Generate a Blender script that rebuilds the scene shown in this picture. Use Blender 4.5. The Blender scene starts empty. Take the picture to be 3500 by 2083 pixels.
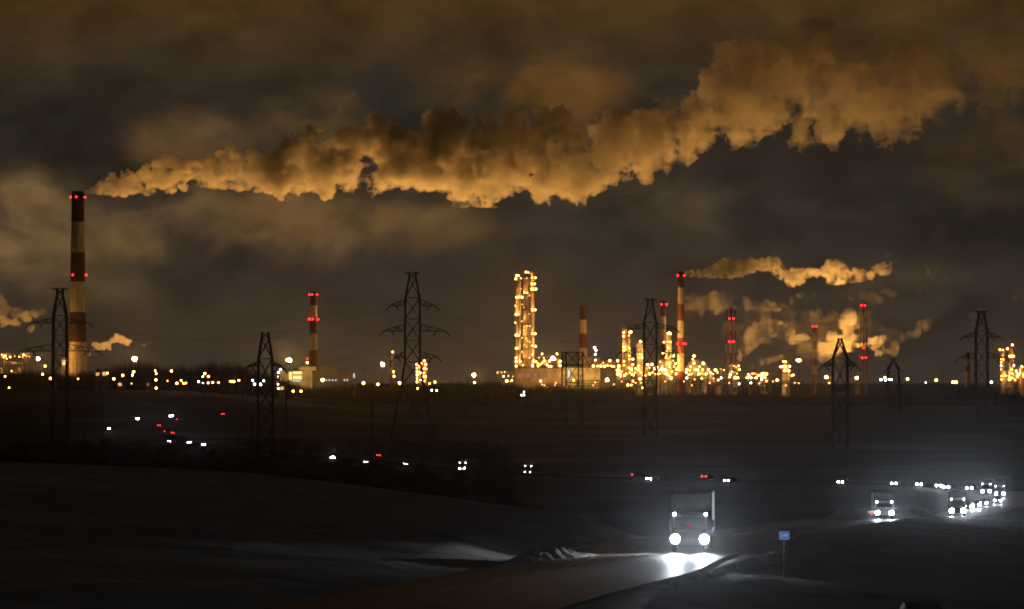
import bpy, math, random
import numpy as np
from mathutils import Vector

S = bpy.context.scene
C = S.collection
R = math.radians
F = 11530.0          # focal length in photo pixels
CAMZ = 28.0          # camera height above the valley floor

# ------------------------------------------------------------------ camera
cam_d = bpy.data.cameras.new("camera")
cam_d.sensor_width = 36.0
cam_d.lens = 36.0 * F / 3500.0
cam_d.shift_y = (1300 - 1041.5) / 3500.0
cam_d.clip_start = 1.0
cam_d.clip_end = 60000.0
cam = bpy.data.objects.new("camera", cam_d)
C.objects.link(cam)
cam.location = (0, 0, CAMZ)
cam.rotation_euler = (R(90), 0, 0)
S.camera = cam
S.view_settings.view_transform = 'Standard'
S.view_settings.look = 'None'
S.view_settings.exposure = 0.0
S.view_settings.gamma = 1.0
S.cycles.max_bounces = 5
S.cycles.diffuse_bounces = 2
S.cycles.glossy_bounces = 2
S.cycles.transmission_bounces = 2
S.cycles.transparent_max_bounces = 16
S.cycles.volume_bounces = 1
S.cycles.volume_step_rate = 0.12
S.cycles.volume_max_steps = 256
S.cycles.use_denoising = True
S.cycles.use_light_tree = True
S.cycles.filter_width = 1.9
S.cycles.sample_clamp_indirect = 4.0
S.cycles.caustics_reflective = False
S.cycles.caustics_refractive = False


def srgb(r, g, b):
    def f(v):
        v /= 255.0
        return v / 12.92 if v <= 0.04045 else ((v + 0.055) / 1.055) ** 2.4
    return (f(r), f(g), f(b))


# ------------------------------------------------------------------ night sky
W = bpy.data.worlds.new("World")
S.world = W
W.use_nodes = True
nt = W.node_tree
nt.nodes.clear()


class NG:
    """tiny helper to chain shader maths"""
    def __init__(self, tree):
        self.t = tree

    def n(self, kind, **kw):
        nd = self.t.nodes.new(kind)
        for k, v in kw.items():
            setattr(nd, k, v)
        return nd

    def link(self, a, b):
        self.t.links.new(a, b)

    def put(self, sock, v):
        if isinstance(v, bpy.types.NodeSocket):
            self.link(v, sock)
        elif isinstance(v, (tuple, list)) and sock.type == 'RGBA' and len(v) == 3:
            sock.default_value = (*v, 1.0)
        else:
            sock.default_value = v

    def m(self, op, a, b=0.0, c=0.0, clamp=False):
        nd = self.n('ShaderNodeMath', operation=op)
        nd.use_clamp = clamp
        self.put(nd.inputs[0], a)
        self.put(nd.inputs[1], b)
        self.put(nd.inputs[2], c)
        return nd.outputs[0]

    def mix(self, fac, a, b):
        nd = self.n('ShaderNodeMix', data_type='RGBA')
        self.put(nd.inputs[0], fac)
        self.put(nd.inputs[6], a)
        self.put(nd.inputs[7], b)
        return nd.outputs[2]

    def noise(self, vec, scale, detail=5.0, rough=0.55, dist=0.0):
        nd = self.n('ShaderNodeTexNoise')
        self.link(vec, nd.inputs['Vector'])
        nd.inputs['Scale'].default_value = scale
        nd.inputs['Detail'].default_value = detail
        nd.inputs['Roughness'].default_value = rough
        nd.inputs['Distortion'].default_value = dist
        return nd.outputs['Fac']

    def smooth(self, v, lo, hi):
        nd = self.n('ShaderNodeMapRange', interpolation_type='SMOOTHSTEP')
        self.put(nd.inputs[0], v)
        nd.inputs[1].default_value = lo
        nd.inputs[2].default_value = hi
        return nd.outputs[0]


g = NG(nt)
tc = g.n('ShaderNodeTexCoord')
sep = g.n('ShaderNodeSeparateXYZ')
g.link(tc.outputs['Generated'], sep.inputs[0])
yy = g.m('MAXIMUM', sep.outputs['Y'], 0.05)
az = g.m('DIVIDE', sep.outputs['X'], yy)          # tangent of the bearing
el = g.m('DIVIDE', sep.outputs['Z'], yy)          # tangent of the elevation
comb = g.n('ShaderNodeCombineXYZ')
g.put(comb.inputs[0], az)
g.put(comb.inputs[1], el)
vec = comb.outputs[0]
warp = g.n('ShaderNodeTexNoise')
g.link(vec, warp.inputs['Vector'])
warp.inputs['Scale'].default_value = 30.0
warp.inputs['Detail'].default_value = 6.0
warp.inputs['Roughness'].default_value = 0.58
wv = g.n('ShaderNodeVectorMath', operation='MULTIPLY_ADD')
g.link(warp.outputs['Color'], wv.inputs[0])
wv.inputs[1].default_value = (0.030, 0.026, 0.0)
wv.inputs[2].default_value = (-0.015, -0.013, 0.0)
wadd = g.n('ShaderNodeVectorMath', operation='ADD')
g.link(vec, wadd.inputs[0])
g.link(wv.outputs[0], wadd.inputs[1])
wsep = g.n('ShaderNodeSeparateXYZ')
g.link(wadd.outputs[0], wsep.inputs[0])
waz, wel = wsep.outputs[0], wsep.outputs[1]


def ell(cx, cy, rx, ry, soft=1.0):
    """soft warped patch of cloud, centred on a bearing and an elevation"""
    a = g.m('DIVIDE', g.m('SUBTRACT', waz, (cx - 1750) / F), rx / F)
    b = g.m('DIVIDE', g.m('SUBTRACT', wel, (1300 - cy) / F), ry / F)
    d = g.m('SQRT', g.m('ADD', g.m('MULTIPLY', a, a), g.m('MULTIPLY', b, b)))
    return g.m('SUBTRACT', 1.0, g.smooth(d, max(0.0, 1.0 - soft), 1.0))


ramp = g.n('ShaderNodeValToRGB')
e_lo, e_hi = 0.0, 1300 / F
mr = g.n('ShaderNodeMapRange')
g.put(mr.inputs[0], el)
mr.inputs[1].default_value = e_lo
mr.inputs[2].default_value = e_hi
g.link(mr.outputs[0], ramp.inputs[0])
stops = [(0.0, (50, 43, 36)), (0.17, (50, 44, 37)), (0.42, (47, 41, 35)), (0.55, (42, 37, 31)),
         (0.70, (40, 37, 30)), (0.84, (57, 45, 30)), (1.0, (72, 50, 25))]
els = ramp.color_ramp.elements
els[0].position, els[0].color = 0.0, (*srgb(*stops[0][1]), 1)
els[1].position, els[1].color = 1.0, (*srgb(*stops[-1][1]), 1)
for p, c in stops[1:-1]:
    e = els.new(p)
    e.color = (*srgb(*c), 1)
col = ramp.outputs[0]
mpn = g.n('ShaderNodeMapping')
g.link(vec, mpn.inputs[0])
mpn.inputs['Rotation'].default_value = (0, 0, R(-14))
mpn.inputs['Scale'].default_value = (0.62, 1.0, 1.0)
n1 = g.noise(mpn.outputs[0], 40.0, 8.0, 0.54, 0.25)
n2 = g.noise(mpn.outputs[0], 75.0, 6.0, 0.55, 0.3)
PATCH = [  # centre x, y, radius x, y, softness, colour, strength
    (250, 350, 900, 250, 1.0, (40, 35, 28), 0.85),
    (230, 530, 520, 220, 0.9, (25, 22, 18), 1.0),
    (1330, 330, 420, 150, 1.0, (36, 36, 32), 0.9),
    (2150, 290, 280, 170, 1.0, (40, 38, 32), 0.8),
    (650, 470, 330, 170, 0.7, (84, 64, 41), 1.0),
    (1090, 400, 300, 150, 0.8, (84, 64, 37), 0.95),
    (1830, 290, 480, 210, 0.8, (92, 64, 31), 1.0),
    (40, 790, 430, 270, 0.7, (116, 90, 57), 1.0),
    (560, 770, 420, 170, 0.7, (106, 81, 50), 1.0),
    (1050, 790, 420, 170, 0.7, (106, 80, 48), 1.0),
    (1450, 770, 420, 170, 0.75, (98, 74, 45), 0.95),
    (640, 950, 360, 150, 0.8, (40, 34, 30), 0.95),
    (1080, 900, 150, 80, 0.9, (52, 44, 36), 0.7),
    (1560, 930, 420, 190, 1.0, (50, 43, 36), 0.8),
    (330, 980, 300, 150, 0.8, (84, 68, 44), 0.7),
    (820, 1010, 330, 110, 0.9, (62, 53, 40), 0.6),
    (2250, 700, 560, 170, 0.8, (76, 63, 45), 0.75),
    (2650, 720, 260, 120, 0.8, (46, 40, 34), 0.9),
    (3300, 740, 560, 240, 0.9, (36, 31, 27), 0.95),
    (3400, 560, 380, 170, 0.8, (66, 49, 30), 0.75),
    (3330, 280, 420, 230, 0.9, (88, 61, 29), 0.8),
    (2400, 890, 600, 130, 0.9, (56, 50, 40), 0.6),
    (3050, 1000, 420, 140, 0.9, (72, 60, 41), 0.6),
    (2850, 1090, 420, 120, 0.9, (48, 42, 36), 0.7),
    (3250, 1120, 380, 130, 0.9, (44, 38, 33), 0.7),
]
for cx, cy, rx, ry, so, cc, st in PATCH:
    k = ell(cx, cy, rx, ry, so)
    k = g.m('MULTIPLY', k, min(1.0, st) * 1.25)
    k = g.m('MULTIPLY', k, g.smooth(n1, 0.33, 0.62), clamp=True)
    col = g.mix(k, col, srgb(*cc))
# finer light and dark drifts
dk = g.m('MULTIPLY_ADD', n2, 1.5, 0.25)
mul = g.n('ShaderNodeMix', data_type='RGBA', blend_type='MULTIPLY')
mul.inputs[0].default_value = 1.0
g.link(col, mul.inputs[6])
cmb = g.n('ShaderNodeCombineColor')
for i in range(3):
    g.put(cmb.inputs[i], dk)
g.link(cmb.outputs[0], mul.inputs[7])
col = mul.outputs[2]
# away from the plant the night sky is dim
front = g.m('MULTIPLY', g.smooth(sep.outputs['Y'], 0.55, 0.92), g.m('SUBTRACT', 1.0, g.smooth(el, 0.14, 0.6)))
col = g.mix(front, (0.0070, 0.0068, 0.0064), col)
bg = g.n('ShaderNodeBackground')
g.link(col, bg.inputs[0])
bg.inputs[1].default_value = 1.0
out = g.n('ShaderNodeOutputWorld')
g.link(bg.outputs[0], out.inputs[0])
W.cycles.sampling_method = 'MANUAL'
W.cycles.sample_map_resolution = 512


# ------------------------------------------------------------------ helpers
def P(x, y, d):
    return Vector(((x - 1750) / F * d, d, CAMZ + (1300 - y) / F * d))


def tag(o, label=None, cat=None, group=None, kind=None):
    if label: o['label'] = label
    if cat: o['category'] = cat
    if group: o['group'] = group
    if kind: o['kind'] = kind
    return o


def empty(name, loc, label, cat, group=None, rz=0.0):
    o = bpy.data.objects.new(name, None)
    C.objects.link(o)
    o.empty_display_size = 0.5
    o.location = loc
    o.rotation_euler = (0, 0, rz)
    return tag(o, label, cat, group)


def link_mesh(name, me, parent=None, loc=None, scale=None, rot=None):
    o = bpy.data.objects.new(name, me)
    C.objects.link(o)
    if parent: o.parent = parent
    if loc is not None: o.location = loc
    if scale is not None: o.scale = (scale, scale, scale) if isinstance(scale, (int, float)) else scale
    if rot is not None: o.rotation_euler = rot
    return o


def copy_tree(o, parent=None):
    c = o.copy()
    C.objects.link(c)
    if parent: c.parent = parent
    for ch in o.children:
        copy_tree(ch, c)
    return c


class MB:
    def __init__(self):
        self.v, self.f, self.sm = [], [], False

    def add(self, vs, fs):
        b = len(self.v)
        self.v.extend([tuple(p) for p in vs])
        self.f.extend([tuple(b + i for i in q) for q in fs])

    def box(self, x0, x1, y0, y1, z0, z1):
        vs = [(x0, y0, z0), (x1, y0, z0), (x1, y1, z0), (x0, y1, z0), (x0, y0, z1), (x1, y0, z1), (x1, y1, z1), (x0, y1, z1)]
        self.add(vs, [(0, 3, 2, 1), (4, 5, 6, 7), (0, 1, 5, 4), (1, 2, 6, 5), (2, 3, 7, 6), (3, 0, 4, 7)])
        return self

    def bar(self, a, b, r, n=4, r2=None):
        a, b = Vector(a), Vector(b)
        d = (b - a)
        if d.length < 1e-6: return self
        d.normalize()
        u = d.cross(Vector((0, 0, 1)))
        if u.length < 1e-3: u = d.cross(Vector((0, 1, 0)))
        u.normalize()
        w = d.cross(u)
        r2 = r if r2 is None else r2
        vs = []
        for p, rr in ((a, r), (b, r2)):
            for i in range(n):
                t = 2 * math.pi * (i + 0.5) / n
                vs.append(p + (u * math.cos(t) + w * math.sin(t)) * rr)
        fs = [(i, (i + 1) % n, n + (i + 1) % n, n + i) for i in range(n)]
        fs += [tuple(range(n - 1, -1, -1)), tuple(range(n, 2 * n))]
        self.add(vs, fs)
        return self

    def lathe(self, prof, n=24, cx=0.0, cy=0.0, caps=True):
        b = []
        for r, z in prof:
            for i in range(n):
                t = 2 * math.pi * i / n
                b.append((cx + r * math.cos(t), cy + r * math.sin(t), z))
        fs = []
        for k in range(len(prof) - 1):
            for i in range(n):
                j = (i + 1) % n
                fs.append((k * n + i, k * n + j, (k + 1) * n + j, (k + 1) * n + i))
        if caps:
            fs.append(tuple(range(n - 1, -1, -1)))
            fs.append(tuple((len(prof) - 1) * n + i for i in range(n)))
        self.add(b, fs)
        return self

    def sphere(self, c, r, seg=10, rings=6, sz=1.0):
        prof = [(max(1e-4, math.sin(math.pi * k / rings)) * r, c[2] - math.cos(math.pi * k / rings) * r * sz) for k in range(rings + 1)]
        return self.lathe(prof, seg, c[0], c[1], caps=False)

    def prism(self, poly, y0, y1, axis='y'):
        n = len(poly)
        if axis == 'y':
            vs = [(p[0], y0, p[1]) for p in poly] + [(p[0], y1, p[1]) for p in poly]
        else:
            vs = [(y0, p[0], p[1]) for p in poly] + [(y1, p[0], p[1]) for p in poly]
        fs = [tuple(range(n - 1, -1, -1)), tuple(range(n, 2 * n))]
        fs += [(i, (i + 1) % n, n + (i + 1) % n, n + i) for i in range(n)]
        self.add(vs, fs)
        return self

    def mesh(self, name, mat, smooth=False):
        me = bpy.data.meshes.new(name)
        me.from_pydata(self.v, [], self.f)
        me.update()
        if mat: me.materials.append(mat)
        if smooth:
            me.polygons.foreach_set('use_smooth', [True] * len(me.polygons))
        return me

    def build(self, name, mat, parent=None, loc=None, smooth=False):
        return link_mesh(name, self.mesh(name, mat, smooth), parent, loc)


def np_mesh(name, v, f, mat=None, smooth=False):
    """fast quad / tri mesh from numpy arrays"""
    me = bpy.data.meshes.new(name)
    k = f.shape[1]
    me.vertices.add(len(v))
    me.vertices.foreach_set('co', v.astype(np.float32).ravel())
    me.loops.add(f.size)
    me.loops.foreach_set('vertex_index', f.astype(np.int32).ravel())
    me.polygons.add(len(f))
    me.polygons.foreach_set('loop_start', np.arange(0, f.size, k, dtype=np.int32))
    me.polygons.foreach_set('loop_total', np.full(len(f), k, dtype=np.int32))
    if smooth:
        me.polygons.foreach_set('use_smooth', np.ones(len(f), dtype=bool))
    me.update(calc_edges=True)
    me.validate()
    if mat: me.materials.append(mat)
    return me


# ------------------------------------------------------------------ materials
def mat(name, c, rough=0.75, metal=0.0, var=0.35, scale=0.6, spec=0.3, bump=0.0, detail=5.0):
    m = bpy.data.materials.new(name)
    m.use_nodes = True
    t = m.node_tree
    q = NG(t)
    b = t.nodes['Principled BSDF']
    tc = q.n('ShaderNodeTexCoord')
    nz = q.noise(tc.outputs['Object'], scale, detail, 0.6)
    k = q.smooth(nz, 0.3, 0.7)
    lo = tuple(x * (1 - var) for x in c)
    hi = tuple(min(1, x * (1 + var * 0.6)) for x in c)
    q.link(q.mix(k, lo, hi), b.inputs['Base Color'])
    b.inputs['Roughness'].default_value = rough
    b.inputs['Metallic'].default_value = metal
    b.inputs['Specular IOR Level'].default_value = spec
    if bump:
        bp = q.n('ShaderNodeBump')
        bp.inputs['Strength'].default_value = bump
        q.link(nz, bp.inputs['Height'])
        q.link(bp.outputs[0], b.inputs['Normal'])
    return m


def emit(name, c, s):
    m = bpy.data.materials.new(name)
    m.use_nodes = True
    t = m.node_tree
    t.nodes.clear()
    e = t.nodes.new('ShaderNodeEmission')
    e.inputs[0].default_value = (*c, 1)
    e.inputs[1].default_value = s
    o = t.nodes.new('ShaderNodeOutputMaterial')
    t.links.new(e.outputs[0], o.inputs[0])
    return m


def banded(name, bands, h, var=0.3):
    """paint bands along the height of a stack: [(top height, colour)...] from the bottom"""
    m = bpy.data.materials.new(name)
    m.use_nodes = True
    t = m.node_tree
    q = NG(t)
    b = t.nodes['Principled BSDF']
    tc = q.n('ShaderNodeTexCoord')
    sp = q.n('ShaderNodeSeparateXYZ')
    q.link(tc.outputs['Object'], sp.inputs[0])
    z = q.m('DIVIDE', sp.outputs[2], h)
    r = q.n('ShaderNodeValToRGB')
    r.color_ramp.interpolation = 'CONSTANT'
    E = r.color_ramp.elements
    pos = 0.0
    for i, (top, c) in enumerate(bands):
        if i == 0:
            E[0].position, E[0].color = 0.0, (*c, 1)
        elif i == 1:
            E[1].position, E[1].color = pos, (*c, 1)
        else:
            e = E.new(pos)
            e.color = (*c, 1)
        pos = top / h
    q.link(z, r.inputs[0])
    mp = q.n('ShaderNodeMapping')
    q.link(tc.outputs['Object'], mp.inputs[0])
    mp.inputs['Scale'].default_value = (1, 1, 0.15)
    nz = q.noise(mp.outputs[0], 0.5, 6.0, 0.6)
    k = q.m('MULTIPLY_ADD', q.smooth(nz, 0.3, 0.7), var * 1.5, 1 - var)
    mu = q.n('ShaderNodeMix', data_type='RGBA', blend_type='MULTIPLY')
    mu.inputs[0].default_value = 1.0
    q.link(r.outputs[0], mu.inputs[6])
    cc = q.n('ShaderNodeCombineColor')
    for i in range(3): q.put(cc.inputs[i], k)
    q.link(cc.outputs[0], mu.inputs[7])
    q.link(mu.outputs[2], b.inputs['Base Color'])
    b.inputs['Roughness'].default_value = 0.85
    b.inputs['Specular IOR Level'].default_value = 0.2
    return m


CREAM, RED, DKRED = (0.38, 0.32, 0.23), (0.15, 0.042, 0.024), (0.05, 0.022, 0.016)
M = {
    'concrete': mat('concrete', (0.30, 0.27, 0.22)),
    'steel': mat('galvanised steel', (0.05, 0.05, 0.045), 0.55, 0.3),
    'darksteel': mat('weathered lattice steel', (0.016, 0.016, 0.015), 0.9, 0.0, spec=0.05),
    'shell': mat('column cladding', (0.42, 0.38, 0.30), 0.45, 0.5, 0.4, 0.25),
    'rust': mat('rusty plating', (0.26, 0.15, 0.08), 0.6, 0.3, 0.5, 0.3),
    'pipe': mat('pipe lagging', (0.45, 0.40, 0.32), 0.5, 0.4, 0.35, 0.4),
    'deck': mat('deck grating', (0.10, 0.08, 0.06), 0.8),
    'cream_wall': mat('cream cladding', (0.50, 0.43, 0.28), 0.8, 0, 0.45, 0.12),
    'tan_wall': mat('tan cladding', (0.36, 0.26, 0.16), 0.8, 0, 0.5, 0.12),
    'dark_wall': mat('dark wall', (0.10, 0.09, 0.08), 0.85, 0, 0.3, 0.15),
    'roof': mat('roof felt', (0.06, 0.06, 0.06), 0.9),
    'glass': mat('dark glass', (0.02, 0.02, 0.025), 0.75, 0, 0.1, spec=0.15),
    'bark': mat('bare twigs', (0.022, 0.018, 0.014), 0.95, 0, 0.4, spec=0.0),
    'rubber': mat('tyre rubber', (0.02, 0.02, 0.02), 0.9),
    'amber': emit('sodium lamp', (1.0, 0.39, 0.07), 30.0),
    'amber_s': emit('small sodium lamp', (1.0, 0.37, 0.065), 20.0),
    'amber_dim': emit('dim sodium lamp', (1.0, 0.42, 0.10), 7.0),
    'flood': emit('floodlight lamp', (1.0, 0.47, 0.11), 900.0),
    'white_lamp': emit('mercury lamp', (0.85, 0.97, 1.0), 26.0),
    'red_lamp': emit('obstruction lamp', (1.0, 0.008, 0.012), 16.0),
    'lit_window': emit('lit window', (1.0, 0.55, 0.2), 1.1),
    'lit_window_cool': emit('cool lit window', (0.7, 0.9, 1.0), 0.9),
    'headlamp': emit('headlamp', (0.93, 0.97, 1.0), 160.0),
    'headlamp_w': emit('warm headlamp', (1.0, 0.88, 0.66), 110.0),
    'headlamp_b': emit('bright headlamp', (0.80, 0.90, 1.0), 150.0),
    'headlamp_x': emit('glaring headlamp', (0.94, 0.97, 1.0), 110.0),
    'red_dim': emit('dim red cab lamp', (1.0, 0.03, 0.03), 3.5),
    'marker': emit('marker lamp', (0.9, 0.97, 1.0), 60.0),
    'marker_o': emit('amber marker lamp', (1.0, 0.5, 0.15), 14.0),
    'tail': emit('tail lamp', (1.0, 0.02, 0.02), 30.0),
}
# ------------------------------------------------------------------ terrain
def smoothstep(t):
    t = np.clip(t, 0, 1)
    return t * t * (3 - 2 * t)


_ctrl = []
for x, y, d in [(0, 1581, 280), (500, 1598, 272), (900, 1626, 260), (1300, 1676, 250), (1700, 1737, 240), (1950, 1767, 233),
                (2200, 1800, 228), (2370, 1890, 200), (2450, 1772, 252), (2800, 1763, 330), (3022, 1776, 420), (3300, 1756, 560),
                (3420, 1727, 680), (3440, 1692, 830), (3500, 1824, 300), (3340, 1800, 320), (3000, 1900, 230), (2683, 1977, 170),
                (2250, 2030, 145), (2450, 1962, 165), (2800, 1866, 230), (1900, 2066, 122), (0, 2083, 118), (900, 2083, 119),
                (1750, 1920, 178), (900, 1800, 190), (200, 1750, 200)]:
    p = P(x, y, d)
    _ctrl.append((p.x, p.y, p.z))
_ctrl += [(15.9, 131, 17.9), (15.5, 145, 17.95), (27, 131, 17.8), (9.5, 128, 18.6), (16, 112, 17.9), (-70, 280, 22), (-70, 120, 20.5), (60, 130, 17.5), (90, 300, 12), (120, 560, 4.5), (0, 40, 20.5), (-20, 60, 20.6), (25, 60, 19.8),
          (150, 800, 0), (-140, 300, 22)]
_ct = np.array(_ctrl)
_sc = 100.0


def _tps(r):
    return np.where(r > 1e-9, r * r * np.log(np.maximum(r, 1e-9)), 0.0)


def _fit():
    n = len(_ct)
    XY = _ct[:, :2] / _sc
    K = _tps(np.linalg.norm(XY[:, None] - XY[None], axis=2)) + np.eye(n) * 0.004
    Pm = np.hstack([np.ones((n, 1)), XY])
    A = np.zeros((n + 3, n + 3))
    A[:n, :n], A[:n, n:], A[n:, :n] = K, Pm, Pm.T
    return np.linalg.solve(A, np.concatenate([_ct[:, 2], np.zeros(3)])), XY


_w, _xy = _fit()


def near_surface(X, Y):
    q = np.stack([X, np.minimum(Y, 1000)], -1).reshape(-1, 2) / _sc
    o = np.empty(len(q))
    n = len(_xy)
    for i in range(0, len(q), 40000):
        s = q[i:i + 40000]
        K = _tps(np.linalg.norm(s[:, None] - _xy[None], axis=2))
        o[i:i + 40000] = K @ _w[:n] + _w[n] + s @ _w[n + 1:]
    return np.clip(o.reshape(np.shape(X)), -1.0, 23.5)


_rng = np.random.RandomState(5)
_lat = _rng.rand(64, 64)


def vnoise2(X, Y, L):
    u, v = np.asarray(X, float) / L + 300.0, np.asarray(Y, float) / L + 300.0
    i, j = np.floor(u).astype(int), np.floor(v).astype(int)
    a, b = u - i, v - j
    a, b = a * a * (3 - 2 * a), b * b * (3 - 2 * b)
    A = lambda p, q: _lat[p % 64, q % 64]
    return (A(i, j) * (1 - a) + A(i + 1, j) * a) * (1 - b) + (A(i, j + 1) * (1 - a) + A(i + 1, j + 1) * a) * b - 0.5


CREST = [(-6000, 300), (0, 280), (900, 260), (1700, 240), (2000, 235), (2250, 232), (2450, 258), (2800, 345), (3022, 450), (3300, 640),
         (3440, 850), (3600, 1000), (6000, 1100)]

ROADP = [(-14.0, 60, 20.25), (-9.0, 90, 20.1), (-3.6, 122, 19.75), (0.4, 145, 19.25), (3.7, 165, 18.7), (5.6, 180, 18.35), (8.0, 200, 17.78), (13.6, 240, 16.6),
         (23.0, 300, 14.6), (43.5, 420, 10.7), (70.5, 540, 6.4), (90.0, 640, 3.6), (112.0, 750, 1.2), (128.0, 850, 0.05)]


def catmull(pts, n):
    pts = [np.array(p, float) for p in pts]
    pts = [2 * pts[0] - pts[1]] + pts + [2 * pts[-1] - pts[-2]]
    o = []
    for i in range(1, len(pts) - 2):
        for k in range(n):
            t = k / n
            a, b, c, d = pts[i - 1:i + 3]
            o.append(0.5 * (2 * b + (c - a) * t + (2 * a - 5 * b + 4 * c - d) * t * t + (3 * b - a - 3 * c + d) * t ** 3))
    o.append(pts[-2])
    return np.array(o)


ROAD = catmull(ROADP, 10)
RW = 5.2


def valley(X, Y):
    v = 10.0 * smoothstep((Y - 1400) / 1400)
    v = v + 12.0 * smoothstep((Y - 1700) / 800) * smoothstep((-X / np.maximum(Y, 1) - 0.03) / 0.07)
    v = v + 1.6 * vnoise2(X, Y, 260) + 0.5 * vnoise2(X, Y, 120) * (1 - smoothstep((Y - 900) / 600))
    return v


def terrain(X, Y):
    X, Y = np.asarray(X, float), np.asarray(Y, float)
    px = X / np.maximum(Y, 1) * F + 1750
    yc = np.interp(px, [c[0] for c in CREST], [c[1] for c in CREST])
    t = smoothstep((Y - yc) / 150.0)
    z = near_surface(X, Y) * (1 - t) + valley(X, Y) * t
    fd = 1 - smoothstep((Y - 350) / 300)
    z = z + fd * (0.25 * vnoise2(X, Y, 14) + 0.10 * vnoise2(X, Y, 5))
    # the road bed
    sh = np.shape(z)
    q = np.stack([X.ravel(), Y.ravel()], 1)
    zz = z.ravel().copy()
    sel = np.where(q[:, 1] < 900)[0]
    for i in range(0, len(sel), 20000):
        s = sel[i:i + 20000]
        d2 = ((q[s, None] - ROAD[None, :, :2]) ** 2).sum(2)
        k = d2.argmin(1)
        best = np.full(len(s), 1e9)
        bz = np.zeros(len(s))
        for off in (-1, 0):
            a = np.clip(k + off, 0, len(ROAD) - 2)
            A, B = ROAD[a], ROAD[a + 1]
            ab = B[:, :2] - A[:, :2]
            tt = np.clip(((q[s] - A[:, :2]) * ab).sum(1) / (ab ** 2).sum(1), 0, 1)
            pr = A + (B - A) * tt[:, None]
            dd = np.hypot(q[s, 0] - pr[:, 0], q[s, 1] - pr[:, 1])
            m = dd < best
            best[m] = dd[m]
            bz[m] = pr[m, 2]
        w = 1 - smoothstep((best - RW - 0.6) / 4.5)
        zz[s] = zz[s] * (1 - w) + (bz - 0.14) * w
    return zz.reshape(sh)


def tz(x, y):
    return float(terrain(np.array([x]), np.array([y]))[0])


def drop(x, y, h=0.0, d0=100.0, d1=6000.0):
    """where the line of sight through a photo pixel comes down to h above the ground"""
    d = np.exp(np.linspace(math.log(d0), math.log(d1), 2500))
    X = (x - 1750) / F * d
    sight = CAMZ + (1300 - y) / F * d
    hit = np.where(sight - h <= terrain(X, d))[0]
    k = hit[0] if len(hit) else len(d) - 1
    return float(X[k]), float(d[k]), float(sight[k] - h)


rows = np.exp(np.linspace(math.log(20), math.log(900), 620))
rows = np.concatenate([rows, np.exp(np.linspace(math.log(906), math.log(20000), 220))])
cols = np.concatenate([np.linspace(-0.9, -0.17, 24)[:-1], np.linspace(-0.17, 0.17, 380), np.linspace(0.17, 0.9, 24)[1:]])
GX = cols[None, :] * rows[:, None]
GY = np.repeat(rows[:, None], len(cols), 1)
GZ = terrain(GX, GY)
nr, nc = GX.shape
idx = np.arange(nr * nc).reshape(nr, nc)
quads = np.stack([idx[:-1, :-1], idx[:-1, 1:], idx[1:, 1:], idx[1:, :-1]], -1).reshape(-1, 4)


def ground_material():
    m = bpy.data.materials.new('snowy field')
    m.use_nodes = True
    q = NG(m.node_tree)
    b = m.node_tree.nodes['Principled BSDF']
    geo = q.n('ShaderNodeNewGeometry')
    mp = q.n('ShaderNodeMapping')
    q.link(geo.outputs['Position'], mp.inputs[0])
    mp.inputs['Rotation'].default_value = (0, 0, R(24))
    mp.inputs['Scale'].default_value = (0.012, 0.03, 0.02)
    a = q.noise(mp.outputs[0], 1.0, 6.0, 0.62)
    f = q.noise(geo.outputs['Position'], 0.35, 6.0, 0.65)
    sp = q.n('ShaderNodeSeparateXYZ')
    q.link(geo.outputs['Position'], sp.inputs[0])
    # snow field in front, dark scrub and grass showing through on the valley floor
    snow = q.m('MULTIPLY_ADD', q.smooth(a, 0.35, 0.7), 0.5, q.m('MULTIPLY', q.smooth(f, 0.3, 0.7), 0.5))
    c1 = q.mix(snow, (0.22, 0.22, 0.215), (0.62, 0.62, 0.62))
    mp2 = q.n('ShaderNodeMapping')
    q.link(geo.outputs['Position'], mp2.inputs[0])
    mp2.inputs['Scale'].default_value = (0.008, 0.008, 0.01)
    a2 = q.noise(mp2.outputs[0], 1.0, 3.0, 0.5)
    c2 = q.mix(q.smooth(a2, 0.45, 0.75), (0.018, 0.016, 0.012), (0.10, 0.09, 0.085))
    far = q.smooth(sp.outputs[1], 420.0, 520.0)
    q.link(q.mix(far, c1, c2), b.inputs['Base Color'])
    b.inputs['Roughness'].default_value = 0.9
    b.inputs['Specular IOR Level'].default_value = 0.1
    bp = q.n('ShaderNodeBump')
    q.link(q.m('MULTIPLY', q.m('SUBTRACT', 1.0, far), 0.45), bp.inputs['Strength'])
    bp.inputs['Distance'].default_value = 0.4
    q.link(f, bp.inputs['Height'])
    q.link(bp.outputs[0], b.inputs['Normal'])
    return m


ground = link_mesh('ground', np_mesh('ground', np.stack([GX, GY, GZ], -1).reshape(-1, 3), quads, ground_material(), True))
tag(ground, kind='structure')


def asphalt():
    m = bpy.data.materials.new('wet asphalt')
    m.use_nodes = True
    q = NG(m.node_tree)
    b = m.node_tree.nodes['Principled BSDF']
    geo = q.n('ShaderNodeNewGeometry')
    a = q.noise(geo.outputs['Position'], 0.5, 6.0, 0.6)
    f = q.noise(geo.outputs['Position'], 4.0, 4.0, 0.6)
    q.link(q.mix(q.smooth(a, 0.35, 0.7), (0.018, 0.019, 0.021), (0.045, 0.046, 0.05)), b.inputs['Base Color'])
    q.link(q.m('MULTIPLY_ADD', a, 0.25, 0.40), b.inputs['Roughness'])
    b.inputs['Specular IOR Level'].default_value = 0.12
    bp = q.n('ShaderNodeBump')
    bp.inputs['Strength'].default_value = 0.25
    bp.inputs['Distance'].default_value = 0.03
    q.link(f, bp.inputs['Height'])
    q.link(bp.outputs[0], b.inputs['Normal'])
    return m


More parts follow.
